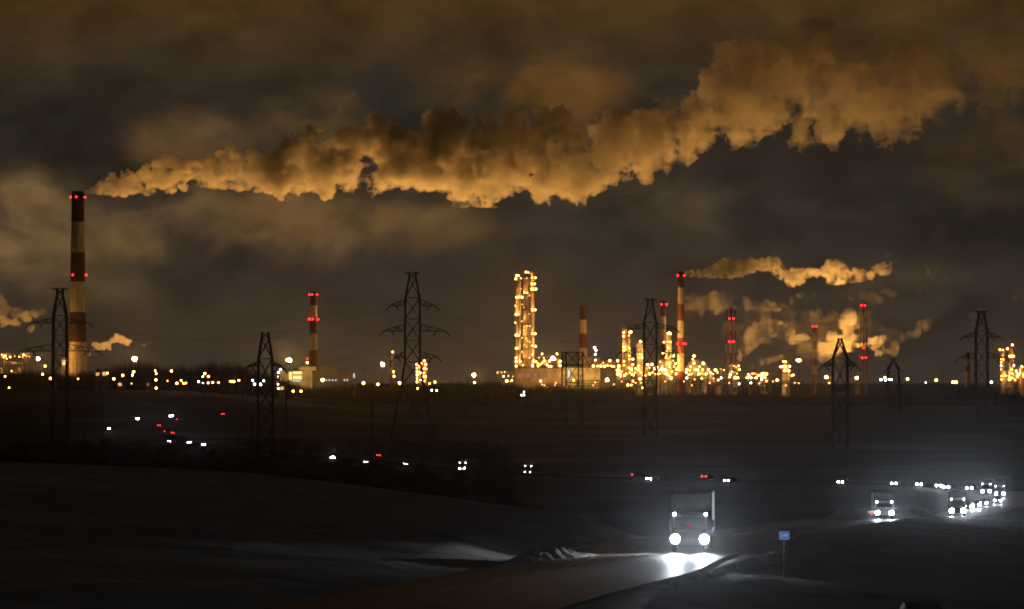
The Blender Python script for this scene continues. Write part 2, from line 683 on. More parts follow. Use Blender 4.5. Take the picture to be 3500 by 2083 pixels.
M['asphalt'] = asphalt()
M['dry_asphalt'] = mat('dry asphalt', (0.03, 0.03, 0.03), 1.0, 0, 0.3, 0.3, 0.0)
M['snow'] = mat('ploughed snow', (0.62, 0.63, 0.66), 0.85, 0, 0.45, 1.6, 0.1, 0.5)
M['paint'] = mat('worn road paint', (0.6, 0.6, 0.58), 0.6, 0, 0.4, 2.0)


def ribbon(name, line, halfw, m, lift=0.0, follow=None, off=0.0, nx=2, kind='structure'):
    v, f = [], []
    n = len(line)
    for i in range(n):
        a, b = line[max(0, i - 1)], line[min(n - 1, i + 1)]
        t = np.array([b[0] - a[0], b[1] - a[1]])
        t /= max(1e-6, np.hypot(*t))
        nrm = np.array([t[1], -t[0]])
        for k in range(nx):
            s = off + halfw * (2 * k / (nx - 1) - 1)
            x, y = line[i][0] + nrm[0] * s, line[i][1] + nrm[1] * s
            z = (line[i][2] if follow is None else follow(x, y)) + lift
            v.append((x, y, z))
    for i in range(n - 1):
        for k in range(nx - 1):
            f.append((i * nx + k, i * nx + k + 1, (i + 1) * nx + k + 1, (i + 1) * nx + k))
    o = link_mesh(name, np_mesh(name, np.array(v), np.array(f), m, True))
    if kind: tag(o, kind=kind)
    return o


ribbon('road', ROAD, RW, M['asphalt'], 0.0, nx=5)
# dashed centre line and worn edge lines
mk = MB()
acc, on = 0.0, True
fine = catmull(ROADP, 60)
nrm = np.gradient(fine[:, :2], axis=0)
nrm /= np.linalg.norm(nrm, axis=1)[:, None]
seg = np.concatenate([[0], np.cumsum(np.linalg.norm(np.diff(fine[:, :2], axis=0), axis=1))])
for s0 in np.arange(5, seg[-1] - 5, 12.0):
    ps = []
    for s in (s0, s0 + 2.0, s0 + 4.0):
        k = min(np.searchsorted(seg, s), len(fine) - 1)
        p, t = fine[k], nrm[k]
        ps.append([(p[0] + t[1] * o_, p[1] - t[0] * o_, p[2] + 0.006) for o_ in (-1.9, -1.78)])
    for a, b in zip(ps[:-1], ps[1:]):
        mk.add([a[0], a[1], b[1], b[0]], [(0, 1, 2, 3)])
o = mk.build('road_marking', M['paint'])
tag(o, kind='structure')

# the far road that swings back across the valley: bearing and height read from its traffic
FAR = [(3470, 1672), (3400, 1660), (3250, 1660), (3100, 1660), (2880, 1654), (2500, 1648), (2230, 1642), (1800, 1625), (1580, 1610),
       (1400, 1592), (1150, 1570), (900, 1546), (700, 1526), (640, 1517), (590, 1490)]
fp = [(128.0, 850, 0.05), (138, 900, 0)]
for x, y in FAR[1:]:
    X, Y, Z = drop(x, y, 0.0, 400)
    fp.append((X, Y, Z))
FARROAD = catmull(fp, 8)
ribbon('far_road', FARROAD, 5.0, M['dry_asphalt'], 0.2, tz)
fp2 = [drop(x, y, 0.0, 400) for x, y in [(300, 1473), (370, 1470), (470, 1441), (600, 1430), (780, 1420)]]
ribbon('country_road', catmull(fp2, 8), 4.5, M['dry_asphalt'], 0.2, tz)


def snow_bank(x0, x1, y0, y1, d0, d1, w, h, seed, name='snow_bank'):
    """a ridge of ploughed snow along the verge"""
    rg = np.random.RandomState(seed)
    a, b = P(x0, y0, d0), P(x1, y1, d1)
    n = max(12, int((b - a).length / 0.30))
    nx = 14
    dirv = (b - a).normalized()
    nv = Vector((dirv.y, -dirv.x, 0)).normalized()
    v, f = [], []
    hh = np.convolve(rg.rand(n + 8), np.ones(5) / 5, 'same')[4:4 + n]
    jit = rg.rand(n, nx)
    for i in range(n):
        t = i / (n - 1)
        p = a.lerp(b, t)
        env = math.sin(math.pi * t) ** 0.45
        for k in range(nx):
            s = 2 * k / (nx - 1) - 1
            prof = max(0.0, 1 - abs(s) ** 1.7)
            x, y = p.x + nv.x * s * w, p.y + nv.y * s * w
            z = h * env * prof * (0.45 + 0.8 * hh[i]) * (0.7 + 0.6 * jit[i, k]) - 0.12
            v.append((x, y, z))
        f_ = 0
    va = np.array(v)
    va[:, 2] += terrain(va[:, 0], va[:, 1])
    for i in range(n - 1):
        for k in range(nx - 1):
            f.append((i * nx + k, i * nx + k + 1, (i + 1) * nx + k + 1, (i + 1) * nx + k))
    o = link_mesh(name, np_mesh(name, va, np.array(f), M['snow'], False))
    return tag(o, kind='structure')


snow_bank(1735, 2030, 1925, 1895, 176, 194, 1.3, 0.75, 1)
snow_bank(1900, 2270, 1925, 1892, 176, 199, 1.0, 0.28, 2)
snow_bank(2835, 2975, 1775, 1768, 395, 420, 2.2, 1.5, 3)
snow_bank(3075, 3175, 1760, 1750, 450, 500, 2.2, 1.5, 4)
snow_bank(2240, 2470, 2040, 1962, 142, 168, 0.7, 0.35, 5)
snow_bank(2450, 2830, 1962, 1866, 168, 236, 0.9, 0.45, 6)
snow_bank(3320, 3560, 1806, 1826, 310, 300, 0.9, 0.6, 7)
snow_bank(2440, 2840, 1778, 1766, 256, 350, 1.0, 0.4, 8)
snow_bank(1900, 2130, 1766, 1800, 225, 224, 0.9, 0.35, 9)
snow_bank(2050, 2260, 1772, 1800, 232, 228, 0.9, 0.3, 10)
# ------------------------------------------------------------------ smoke and steam
_l3 = np.random.RandomState(11).rand(32, 32, 32).astype(np.float32)


def vnoise3(p):
    i = np.floor(p).astype(np.int32)
    a = (p - i).astype(np.float32)
    a = a * a * (3 - 2 * a)
    o = 0.0
    for dx in (0, 1):
        for dy in (0, 1):
            for dz in (0, 1):
                w = (a[:, 0] if dx else 1 - a[:, 0]) * (a[:, 1] if dy else 1 - a[:, 1]) * (a[:, 2] if dz else 1 - a[:, 2])
                o = o + w * _l3[(i[:, 0] + dx) & 31, (i[:, 1] + dy) & 31, (i[:, 2] + dz) & 31]
    return o - 0.5


def billow(p, L, octs, gain=0.72):
    """cauliflower noise: rounded bumps, sharp creases"""
    o, a, tot = 0.0, 1.0, 0.0
    for k in range(octs):
        o = o + a * (0.23 - 2.0 * np.abs(vnoise3(p / L + 17.3 * k)))
        tot += a * a
        a *= gain
        L *= 0.5
    return o / math.sqrt(tot) * 4.0


def surface_nets(s, org, h):
    n = s.shape
    ins = s < 0
    c = [(dx, dy, dz) for dx in (0, 1) for dy in (0, 1) for dz in (0, 1)]
    cnt = np.zeros((n[0] - 1, n[1] - 1, n[2] - 1), np.uint8)
    for dx, dy, dz in c:
        cnt += ins[dx:n[0] - 1 + dx, dy:n[1] - 1 + dy, dz:n[2] - 1 + dz]
    act = np.argwhere((cnt > 0) & (cnt < 8))
    ids = np.full(cnt.shape, -1, np.int32)
    ids[act[:, 0], act[:, 1], act[:, 2]] = np.arange(len(act))
    acc = np.zeros((len(act), 3), np.float32)
    num = np.zeros(len(act), np.float32)
    for ax in range(3):
        for u in (0, 1):
            for w in (0, 1):
                o0 = [0, 0, 0]
                o0[(ax + 1) % 3], o0[(ax + 2) % 3] = u, w
                o1 = list(o0)
                o1[ax] = 1
                va = s[act[:, 0] + o0[0], act[:, 1] + o0[1], act[:, 2] + o0[2]]
                vb = s[act[:, 0] + o1[0], act[:, 1] + o1[1], act[:, 2] + o1[2]]
                m = (va < 0) != (vb < 0)
                t = np.where(m, va / np.where(m, va - vb, 1), 0)
                p = np.tile(np.array(o0, np.float32), (len(act), 1))
                p[:, ax] = t
                acc[m] += p[m]
                num[m] += 1
    v = (act + acc / num[:, None]) * h + org
    fs = []
    for ax in range(3):
        b, d = (ax + 1) % 3, (ax + 2) % 3
        lo = [slice(None)] * 3
        hi = [slice(None)] * 3
        lo[ax], hi[ax] = slice(0, -1), slice(1, None)
        A, B = ins[tuple(lo)], ins[tuple(hi)]
        e = np.argwhere(A != B)
        e = e[(e[:, b] > 0) & (e[:, d] > 0) & (e[:, b] < n[b] - 1) & (e[:, d] < n[d] - 1)]
        q = []
        for ub, ud in ((1, 1), (0, 1), (0, 0), (1, 0)):
            t = e.copy()
            t[:, b] -= ub
            t[:, d] -= ud
            q.append(ids[t[:, 0], t[:, 1], t[:, 2]])
        q = np.stack(q, 1)
        flip = ~A[e[:, 0], e[:, 1], e[:, 2]]
        q[flip] = q[flip][:, ::-1]
        fs.append(q)
    return v, np.concatenate(fs)


def puffs_to_mesh(name, puffs, h, amp=0.45, L=None, octs=5, mtl=None):
    pf = np.array(puffs, np.float32)              # x, y, z, r in metres
    lo = (pf[:, :3] - pf[:, 3:] * 1.6).min(0) - 3 * h
    hi = (pf[:, :3] + pf[:, 3:] * 1.6).max(0) + 3 * h
    n = np.ceil((hi - lo) / h).astype(int) + 1
    s = np.full(n, 1e3, np.float32)
    rr = np.full(n, 1.0, np.float32)
    for x, y, z, r in pf:
        a = np.maximum(0, np.floor((np.array([x, y, z]) - r * 1.6 - lo) / h).astype(int))
        b = np.minimum(n, np.ceil((np.array([x, y, z]) + r * 1.6 - lo) / h).astype(int) + 1)
        gx, gy, gz = [lo[i] + h * np.arange(a[i], b[i], dtype=np.float32) for i in range(3)]
        d = np.sqrt((gx[:, None, None] - x) ** 2 + (gy[None, :, None] - y) ** 2 + (gz[None, None, :] - z) ** 2) - r
        sub = s[a[0]:b[0], a[1]:b[1], a[2]:b[2]]
        sr = rr[a[0]:b[0], a[1]:b[1], a[2]:b[2]]
        m = d < sub
        sr[m] = r
        k = 0.18 * r
        hmix = np.clip(0.5 + 0.5 * (sub - d) / k, 0, 1)
        new = np.where(np.abs(sub - d) < k, sub * (1 - hmix) + d * hmix - k * hmix * (1 - hmix), np.minimum(sub, d))
        sub[...] = new
    band = np.argwhere(np.abs(s) < rr * (amp * 2.2) + 2 * h)
    p = band.astype(np.float32) * h + lo
    r_ = rr[band[:, 0], band[:, 1], band[:, 2]]
    nz = billow(p, L, octs)
    w = vnoise3(p / (L * 2.2) + 57.0) * 2.0
    s[band[:, 0], band[:, 1], band[:, 2]] -= (nz + w + 0.10) * amp * np.minimum(r_, L * 1.2) * np.clip(0.25 + r_ / (L * 0.6), 0, 1)
    v, f = surface_nets(s, lo, h)
    lab = np.arange(len(v))
    while True:                                   # let go of the crumbs that float free
        mn = lab[f].min(1)
        new = lab.copy()
        for k in range(4): np.minimum.at(new, f[:, k], mn)
        new = new[new]
        if (new == lab).all(): break
        lab = new
    cnt = np.bincount(lab, minlength=len(v))
    keep = cnt[lab] >= 0.02 * len(v)
    f = f[keep[f[:, 0]]]
    ren = np.cumsum(keep) - 1
    v, f = v[keep], ren[f]
    return np_mesh(name, v, f, mtl, True)


def smoke_mat(name, dens, aniso=0.15, fade=None, col=(0.96, 0.91, 0.80), nscale=0.03, nlo=0.25, nhi=0.6):
    """scattering smoke; fade = (x0, x1, k): density falls to k of itself between two places down the wind"""
    m = bpy.data.materials.new(name)
    m.use_nodes = True
    q = NG(m.node_tree)
    m.node_tree.nodes.clear()
    v = q.n('ShaderNodeVolumePrincipled')
    v.inputs['Color'].default_value = (*col, 1)
    v.inputs['Anisotropy'].default_value = aniso
    v.inputs['Density'].default_value = dens
    if fade:
        geo = q.n('ShaderNodeTexCoord')
        sp = q.n('ShaderNodeSeparateXYZ')
        q.link(geo.outputs['Object'], sp.inputs[0])
        nd = q.n('ShaderNodeMapRange', interpolation_type='LINEAR')
        q.put(nd.inputs[0], sp.outputs[0])
        nd.inputs[1].default_value, nd.inputs[2].default_value = fade[0], fade[1]
        nd.inputs[3].default_value, nd.inputs[4].default_value = 1.0, fade[2]
        k = q.m('POWER', nd.outputs[0], 2.0)
        nz = q.noise(geo.outputs['Object'], nscale, 3.0, 0.6)
        q.put(v.inputs['Density'], q.m('MULTIPLY', q.m('MULTIPLY', k, dens), q.m('MULTIPLY_ADD', q.smooth(nz, nlo, nhi), 1.0, 0.12)))
    o = q.n('ShaderNodeOutputMaterial')
    q.link(v.outputs[0], o.inputs['Volume'])
    return m


def band_puffs(curve, D, rnd, dens=1.0, dd=0.0, depth=0.8):
    """fill the space between a lower and an upper edge (photo bearing and height, at range D) with puffs"""
    xs = [c[0] for c in curve]
    T = [c[1] for c in curve]
    B = [c[2] for c in curve]
    out = []
    x = xs[0]
    while x < xs[-1]:
        t, b = np.interp(x, xs, T), np.interp(x, xs, B)
        hgt = (b - t) / 2
        cy = (b + t) / 2
        d = D + dd * (x - xs[0]) / (xs[-1] - xs[0])
        for k in range(max(1, int(2 * dens))):
            r = hgt * rnd.uniform(0.5, 0.68)
            p = P(x + rnd.uniform(-.3, .3) * hgt, cy + rnd.uniform(-0.3, 0.3) * hgt, d)
            out.append((p.x, p.y + rnd.uniform(-1, 1) * hgt * 0.3 * depth * d / F, p.z, r * d / F))
        for k in range(int(3 * dens)):
            r = hgt * rnd.uniform(0.22, 0.40)
            up = rnd.random() < 0.5
            y = t + r * 0.9 if up else b - r * 0.9
            y += rnd.uniform(0, 0.25) * hgt * (1 if up else -1)
            p = P(x + rnd.uniform(-.5, .5) * hgt, y, d)
            out.append((p.x, p.y + rnd.uniform(-1, 1) * hgt * 0.75 * depth * d / F, p.z, r * d / F))
        for k in range(int(3 * dens)):
            r = hgt * rnd.uniform(0.2, 0.35)
            p = P(x + rnd.uniform(-.5, .5) * hgt, cy + rnd.uniform(-0.75, 0.75) * hgt, d)
            out.append((p.x, p.y - hgt * rnd.uniform(0.3, 0.8) * depth * d / F, p.z, r * d / F))
        x += max(3.0, hgt * 0.42)
    return out


def free_puffs(lst, D, rnd, kids=7, spread=0.6):
    out = []
    for x, y, r in lst:
        p = P(x, y, D)
        R_ = r * D / F
        out.append((p.x, p.y + spread * rnd.uniform(-R_, R_), p.z, R_ * 0.72))
        for k in range(kids):
            v = Vector((rnd.gauss(0, 1), rnd.gauss(0, 1), rnd.gauss(0, 1))).normalized()
            q = rnd.uniform(0.3, 0.55)
            out.append((out[-1 - k][0] + v.x * R_ * 0.62, out[-1 - k][1] + v.y * R_ * 0.62, out[-1 - k][2] + v.z * R_ * 0.62, R_ * q))
    return out


def make_smoke(name, label, puffs, h, mtl, amp, L, octs=5):
    me = puffs_to_mesh(name, puffs, h, amp, L, octs, mtl)
    o = link_mesh(name, me)
    return tag(o, label, 'smoke plume' if 'smoke' in name else 'steam cloud')


SM = []
D1 = 3320
main_curve = [(281, 654, 664), (330, 630, 667), (380, 592, 674), (430, 578, 678), (500, 556, 676), (545, 545, 672), (590, 530, 676), (640, 546, 664),
              (660, 542, 650), (720, 540, 650), (760, 520, 655), (790, 496, 660), (830, 520, 664), (870, 522, 688), (920, 520, 670), (960, 495, 686),
              (1010, 480, 664), (1060, 434, 676), (1105, 450, 680), (1150, 452, 686), (1210, 440, 668), (1245, 400, 650), (1285, 388, 640), (1340, 425, 630),
              (1400, 430, 644), (1470, 470, 662), (1510, 400, 672), (1560, 378, 692), (1610, 430, 705), (1680, 456, 690), (1740, 372, 652), (1800, 372, 680),
              (1850, 352, 700), (1895, 400, 695), (1940, 430, 672), (2000, 420, 680), (2060, 400, 650), (2110, 368, 634), (2160, 375, 620), (2210, 352, 626),
              (2260, 345, 600), (2320, 285, 566)]
upper_curve = [(2230, 350, 610), (2300, 300, 570), (2400, 225, 520), (2480, 214, 505), (2550, 190, 498), (2590, 110, 470), (2650, 58, 430), (2710, 52, 420), (2760, 60, 500),
               (2850, 96, 510), (2920, 125, 498), (2990, 90, 500), (3060, 50, 505), (3120, 70, 495), (3200, 105, 455), (3300, 140, 420), (3420, 170, 380), (3560, 195, 350), (3700, 220, 320)]
rnd = random.Random(3)
pf = band_puffs(main_curve, D1, rnd, 1.5, 120, 0.75)
for tx, ty, tr in [(1230, 520, 60), (1265, 540, 60), (1300, 545, 55), (590, 523, 20), (578, 545, 26), (655, 545, 16), (780, 497, 26), (785, 530, 34), (870, 520, 20), (925, 512, 15), (960, 500, 32), (1000, 490, 40), (1060, 426, 28), (1065, 455, 38), (1150, 455, 22),
                   (1270, 388, 38), (1265, 430, 50), (1380, 430, 22), (1540, 375, 32), (1550, 410, 42), (1740, 372, 38), (1740, 410, 55), (1845, 352, 38), (1850, 395, 55), (1960, 425, 32), (2110, 372, 28), (2210, 355, 32)]:
    q_ = P(tx, ty + tr, D1 + 60 + (tx - 1300) * 0.06)
    pf.append((q_.x, q_.y - tr * 0.25 * rnd.uniform(0, 1), q_.z, tr * D1 / F))
for tx, ty, tr in [(660, 688, 10), (960, 688, 15), (1110, 688, 18), (1160, 692, 15), (1300, 655, 18), (1540, 697, 22), (1620, 714, 20), (1690, 695, 22), (1850, 702, 40), (1930, 686, 28), (2050, 660, 26), (2210, 630, 28)]:
    q_ = P(tx, ty - tr, D1 + 60 + (tx - 1300) * 0.06)
    pf.append((q_.x, q_.y, q_.z, tr * D1 / F))
pf += band_puffs(upper_curve, D1 + 120, rnd, 0.8, 120, 0.6)
X0 = P(2150, 0, D1).x
X1 = P(3150, 0, D1).x
make_smoke('smoke_plume', 'huge amber lit smoke plume streaming from the tallest striped chimney across the sky', pf, 1.25,
           smoke_mat('plume smoke', 0.17, 0.35, (X0 - 250, X1 + 150, 0.27), nscale=0.03, nlo=0.34, nhi=0.62), 0.36, 24.0, 6)

D2 = 3380
curve2 = [(2341, 927, 944), (2370, 920, 956), (2410, 912, 950), (2460, 893, 962), (2490, 888, 962), (2540, 882, 946), (2590, 882, 925), (2640, 874, 945),
          (2655, 874, 955), (2690, 920, 972), (2720, 912, 990), (2760, 910, 960), (2800, 914, 945), (2830, 900, 950), (2865, 876, 980), (2900, 905, 975), (2960, 916, 966),
          (3000, 900, 956), (3040, 892, 932)]
rnd = random.Random(8)
pf = band_puffs(curve2, D2, rnd, 1.0, 60, 0.8)
make_smoke('smoke_plume', 'ragged amber smoke plume drifting from the slim red lamped chimney beside the lit refinery', pf, 0.8,
           smoke_mat('ragged smoke', 0.34, 0.2, (P(2341, 0, D2).x, P(3060, 0, D2).x, 0.45), nscale=0.09), 0.50, 12.0)

D3 = 3580
Z4 = lambda l: [(2300 + a / 2.078, 800 + b / 2.078, c / 2.078) for a, b, c in l]
rnd = random.Random(21)
low = Z4([(480, 860, 40), (510, 820, 50), (540, 760, 58), (600, 710, 66), (680, 700, 62), (650, 640, 50), (740, 690, 52), (800, 690, 50), (840, 740, 58), (900, 770, 55),
          (960, 775, 58), (1030, 800, 62), (1085, 840, 62), (1040, 880, 40), (1150, 790, 66), (1230, 770, 60), (1250, 700, 46), (1260, 640, 62), (1245, 585, 44), (1310, 760, 45),
          (1420, 775, 44), (1480, 790, 52), (1560, 805, 44), (1575, 840, 26)])
low = [(x, y, r * 1.42) for x, y, r in low]
make_smoke('steam_cloud', 'broad low steam cloud spreading behind the lattice stacks at the right of the refinery', free_puffs(low, D3, rnd), 1.35,
           smoke_mat('steam', 0.085, 0.1, (0, 1, 1.0), nscale=0.05, nlo=0.42, nhi=0.64), 0.48, 16.0)
mist = Z4([(420, 690, 110), (540, 620, 120), (660, 580, 120), (800, 600, 130), (930, 640, 130), (1060, 690, 130), (1190, 640, 120), (1320, 620, 120), (1450, 690, 110), (1580, 720, 90), (760, 760, 110), (950, 800, 110), (1150, 830, 100)])
make_smoke('steam_cloud', 'wide faint mist behind all the right hand stacks', free_puffs(mist, D3 + 60, rnd), 2.0, smoke_mat('mist', 0.032, 0.1, (0, 1, 1.0), nscale=0.035, nlo=0.42, nhi=0.66), 0.45, 24.0)
veil = Z4([(120, 500, 60), (190, 505, 60), (250, 500, 66), (320, 490, 60), (370, 480, 60), (420, 475, 62), (470, 500, 60), (530, 515, 58), (590, 525, 55), (650, 535, 54), (710, 525, 48)])
make_smoke('steam_cloud', 'thin grey steam veil hanging between the slim chimney and the topmost lattice stack', free_puffs([(x, y, r * 1.3) for x, y, r in veil], D3, rnd), 1.5,
           smoke_mat('thin steam', 0.045, 0.1, (0, 1, 1.0), nscale=0.05, nlo=0.42, nhi=0.64), 0.5, 16.0)
curl = Z4([(850, 480, 34), (920, 460, 44), (990, 480, 40), (950, 540, 44), (1010, 580, 44), (1060, 620, 34), (900, 560, 30)])
make_smoke('steam_cloud', 'faint curl of steam above the small banded lattice stack', free_puffs([(x, y, r * 1.3) for x, y, r in curl], D3, rnd), 1.4, smoke_mat('curl steam', 0.022, 0.1, (0, 1, 1.0), nscale=0.05, nlo=0.42, nhi=0.64), 0.5, 14.0)
tail = Z4([(1640, 740, 34), (1700, 715, 40), (1750, 680, 44), (1800, 645, 40), (1840, 615, 32)])
make_smoke('steam_cloud', 'small slanting wisp of steam right of the tall twin lamped lattice mast', free_puffs([(x, y, r * 1.3) for x, y, r in tail], D3, rnd), 1.3, smoke_mat('wisp steam', 0.03, 0.1, (0, 1, 1.0), nscale=0.05, nlo=0.42, nhi=0.64), 0.5, 12.0)
bits = Z4([(1740, 260, 40), (1800, 250, 44), (1860, 270, 40), (1830, 300, 34)])
make_smoke('smoke_puff', 'torn amber smoke puff beyond the end of the ragged plume', free_puffs(bits, D2, rnd), 1.2, smoke_mat('puff smoke', 0.045, 0.1, (0, 1, 1.0), nscale=0.07, nlo=0.42, nhi=0.64), 0.5, 12.0)
for bits, lab in (([(1350, 440, 36), (1400, 450, 42), (1440, 460, 42), (1475, 470, 36)], 'brown smoke shred hanging right over the twin lamped lattice mast'),
                  ([(1500, 400, 34), (1530, 415, 34), (1565, 430, 34)], 'brown smoke shred up and right of the twin lamped lattice mast'),
                  ([(1262, 455, 24), (1280, 465, 20)], 'small brown smoke shred left of the twin lamped lattice mast')):
    make_smoke('smoke_puff', lab, free_puffs(Z4(bits), D2, rnd), 1.1, smoke_mat('shred smoke', 0.045, 0.1), 0.45, 11.0)
bits = Z4([(1760, 395, 28), (1800, 385, 24), (1730, 410, 16)])
make_smoke('smoke_puff', 'little orange smoke puff under the torn amber puff', free_puffs(bits, D2, rnd), 1.1, smoke_mat('orange puff smoke', 0.06, 0.1, (0, 1, 1.0), nscale=0.08, nlo=0.42, nhi=0.64), 0.5, 9.0)
bits = Z4([(1520, 145, 28), (1550, 148, 22)])
make_smoke('smoke_puff', 'tiny pale smoke puff over the far tip of the ragged plume', free_puffs(bits, D2, rnd), 1.1, smoke_mat('pale puff smoke', 0.035, 0.1, (0, 1, 1.0), nscale=0.08, nlo=0.42, nhi=0.64), 0.5, 9.0)
bits = Z4([(2430, 450, 34), (2480, 430, 44), (2520, 440, 50)])
make_smoke('smoke_puff', 'orange smoke puff cut by the right border of the view', free_puffs(bits, D2, rnd), 1.2, smoke_mat('edge puff smoke', 0.12, 0.1, (0, 1, 1.0), nscale=0.08, nlo=0.42, nhi=0.64), 0.5, 10.0)
bits = Z4([(2125, 580, 36), (2140, 630, 36), (2220, 580, 26), (2170, 550, 30)])
make_smoke('steam_cloud', 'faint steam rising behind the crossarmed pylon at the right', free_puffs(bits, D3, rnd), 1.3, smoke_mat('pylon steam', 0.03, 0.1, (0, 1, 1.0), nscale=0.07, nlo=0.42, nhi=0.64), 0.5, 10.0)
bits = Z4([(510, 965, 22), (560, 940, 30), (620, 910, 36), (680, 890, 38), (730, 880, 32), (770, 870, 24)])
make_smoke('steam_cloud', 'low rosy steam bank just above the lit pipework under the broad cloud', free_puffs(bits, D3, rnd), 1.1, smoke_mat('rosy steam', 0.05, 0.1, (0, 1, 1.0), nscale=0.07, nlo=0.42, nhi=0.64), 0.5, 9.0)

Z1 = lambda l: [(a / 2.969, 900 + b / 2.969, c / 2.969) for a, b, c in l]
rnd = random.Random(5)
bits = Z1([(912, 930, 22), (930, 880, 30), (955, 830, 42), (985, 850, 44), (1040, 850, 40), (1090, 825, 40), (1140, 790, 44), (1190, 765, 44), (1240, 780, 46), (1280, 800, 42), (1315, 790, 28), (1110, 870, 22)])
make_smoke('steam_cloud', 'bright little steam cloud curling from behind the tallest chimney above the trees', free_puffs(bits, 3470, rnd), 0.8, smoke_mat('bright steam', 0.3, 0.1), 0.45, 7.0)
bits = Z1([(1440, 828, 20), (1470, 830, 24), (1500, 815, 22), (1530, 805, 18)])
make_smoke('steam_cloud', 'broken speck of steam above the largest left floodlight', free_puffs(bits, 3470, rnd), 0.8, smoke_mat('speck steam', 0.10, 0.1), 0.4, 5.0)
bits = Z1([(-90, 420, 90), (0, 330, 50), (20, 400, 70), (50, 490, 85), (150, 520, 80), (250, 540, 75), (340, 510, 65), (430, 480, 55), (480, 420, 34), (150, 620, 70), (310, 670, 50), (50, 620, 80), (-80, 560, 90)])
make_smoke('steam_cloud', 'soft amber steam cloud behind the leftmost pylon at the edge of the view', free_puffs(bits, 3250, rnd), 1.4, smoke_mat('soft steam', 0.16, 0.1, (0, 1, 1.0), nscale=0.05, nlo=0.42, nhi=0.64), 0.48, 15.0)
# ------------------------------------------------------------------ refinery
def zz(k, x, y):
    o = {1: (0, 900, 2.969), 2: (700, 900, 2.969), 3: (1300, 900, 2.969), 4: (1950, 900, 2.968), 5: (2450, 900, 2.967), 6: (2900, 900, 2.968)}[k]
    return o[0] + x / o[2], o[1] + y / o[2]


_b = MB(); _b.sphere((0, 0, 0), 1.0, 10, 6)
LAMP_ME = {}


def lamp_mesh(kind):
    if kind not in LAMP_ME:
        LAMP_ME[kind] = _b.mesh('lamp', M[kind], True)
    return LAMP_ME[kind]


LR = {'amber': 1.0, 'amber_s': 0.72, 'amber_dim': 0.55, 'white_lamp': 0.62, 'red_lamp': 0.8, 'flood': 1.5}


def add_lamp(root, x, y, D, kind='amber', r=None, name='lamp', dy=0.0):
    p = P(x, y, D)
    p.y += dy
    return link_mesh(name, lamp_mesh(kind), root, p - Vector(root.location), (r or LR[kind]))


def base_at(x, D):
    X = (x - 1750) / F * D
    return Vector((X, D, tz(X, D)))


def zy(y, D):
    return CAMZ + (1300 - y) / F * D


def stack(label, xc, D, ytop, wt, ybase, wb, bands, rings, top_flare=False):
    """bands: [(photo height of the lower end, colour)] from the top; rings: [(height, [lamp bearings])]"""
    B = base_at(xc, D)
    root = empty('chimney', B, label, 'chimney', 'striped chimneys of the refinery')
    h = zy(ytop, D) - B.z
    s = D / F
    zb = zy(ybase, D) - B.z
    k = (wb - wt) / 2 * s / max(1e-3, (h - zb))
    r0, r1 = wb / 2 * s + k * zb, wt / 2 * s
    bl = []
    tops = ytop
    seq = [(ytop, None)] + bands
    for i in range(len(bands)):
        bl.append((zy(seq[i][0], D) - B.z, bands[i][1]))
    bl = bl[::-1]
    b = MB()
    prof = [(r0 * 1.08, 0), (r0, 1.5)] + [(r0 + (r1 - r0) * i / 12, h * i / 12) for i in range(1, 13)] + [(r1 * 0.8, h), (r1 * 0.75, h - 3)]
    b.lathe(prof, 28, caps=False)
    b.build('shaft', banded('chimney bands', bl, h), root, smooth=True)
    la = MB()
    for sx in (-0.3, 0.3):
        la.bar((sx, -r0 - 0.35, 0), (sx, -r1 - 0.35, h), 0.07)
    la.build('ladder', M['steel'], root)
    for y, lx in rings:
        z = zy(y, D) - B.z
        rr = r0 + (r1 - r0) * z / h
        ro = max(rr + 1.0, max(abs(x - xc) for x in lx) * s - 0.1)
        p = MB()
        p.lathe([(rr * 0.98, z - 1.6), (ro, z - 1.35), (ro, z - 1.1), (rr * 0.98, z - 1.1)], 24, caps=False)
        for i in range(14):
            t = 2 * math.pi * i / 14
            p.bar((ro * math.cos(t), ro * math.sin(t), z - 1.1), (ro * math.cos(t), ro * math.sin(t), z), 0.07)
            t2 = 2 * math.pi * (i + 1) / 14
            p.bar((ro * math.cos(t), ro * math.sin(t), z), (ro * math.cos(t2), ro * math.sin(t2), z), 0.07)
        p.build('platform', M['darksteel'], root)
        for x in lx:
            dx = (x - xc) * s
            yo = -math.sqrt(max(0.0, ro * ro - dx * dx)) - 0.3
            link_mesh('warning_lamp', lamp_mesh('red_lamp'), root, (dx, yo, z), LR['red_lamp'])
    return root


stack('tallest chimney, dark and cream bands, beside the leftmost pylon', 266, 3100, 655, 41, 1275, 63,
      [(760, DKRED), (865, CREAM), (965, DKRED), (1070, CREAM), (1172, DKRED), (1400, CREAM)], [(675, [242, 264, 291]), (941, [252, 295])])
stack('striped chimney with two rings of red lamps above the glowing yellow building', 1071, 3350, 998, 21, 1240, 31,
      [(1045, DKRED), (1100, CREAM), (1143, DKRED), (1198, CREAM), (1400, RED)], [(1008, [1058, 1068, 1084]), (1092, [1057, 1068, 1087])])
stack('slim red and cream chimney trailing the ragged plume in the brightest part of the refinery', 2327.5, 3260, 929, 19, 1270, 26,
      [(984, DKRED), (1041, CREAM), (1098, RED), (1156, CREAM), (1210, RED), (1271, CREAM), (1400, RED)], [(943, [2316.5, 2338]), (1176, [2315, 2336, 2342])])
stack('unlit dim chimney without lamps above the white hall', 1993.5, 3650, 1045, 20, 1220, 29,
      [(1094, DKRED), (1142, CREAM), (1190, RED), (1400, CREAM)], [])
stack('cream chimney half hidden behind a lit column and crossed by pylon arms', 2267, 3500, 1030, 17, 1200, 21,
      [(1083, DKRED), (1180, CREAM), (1400, RED)], [(1041, [2261, 2278])])
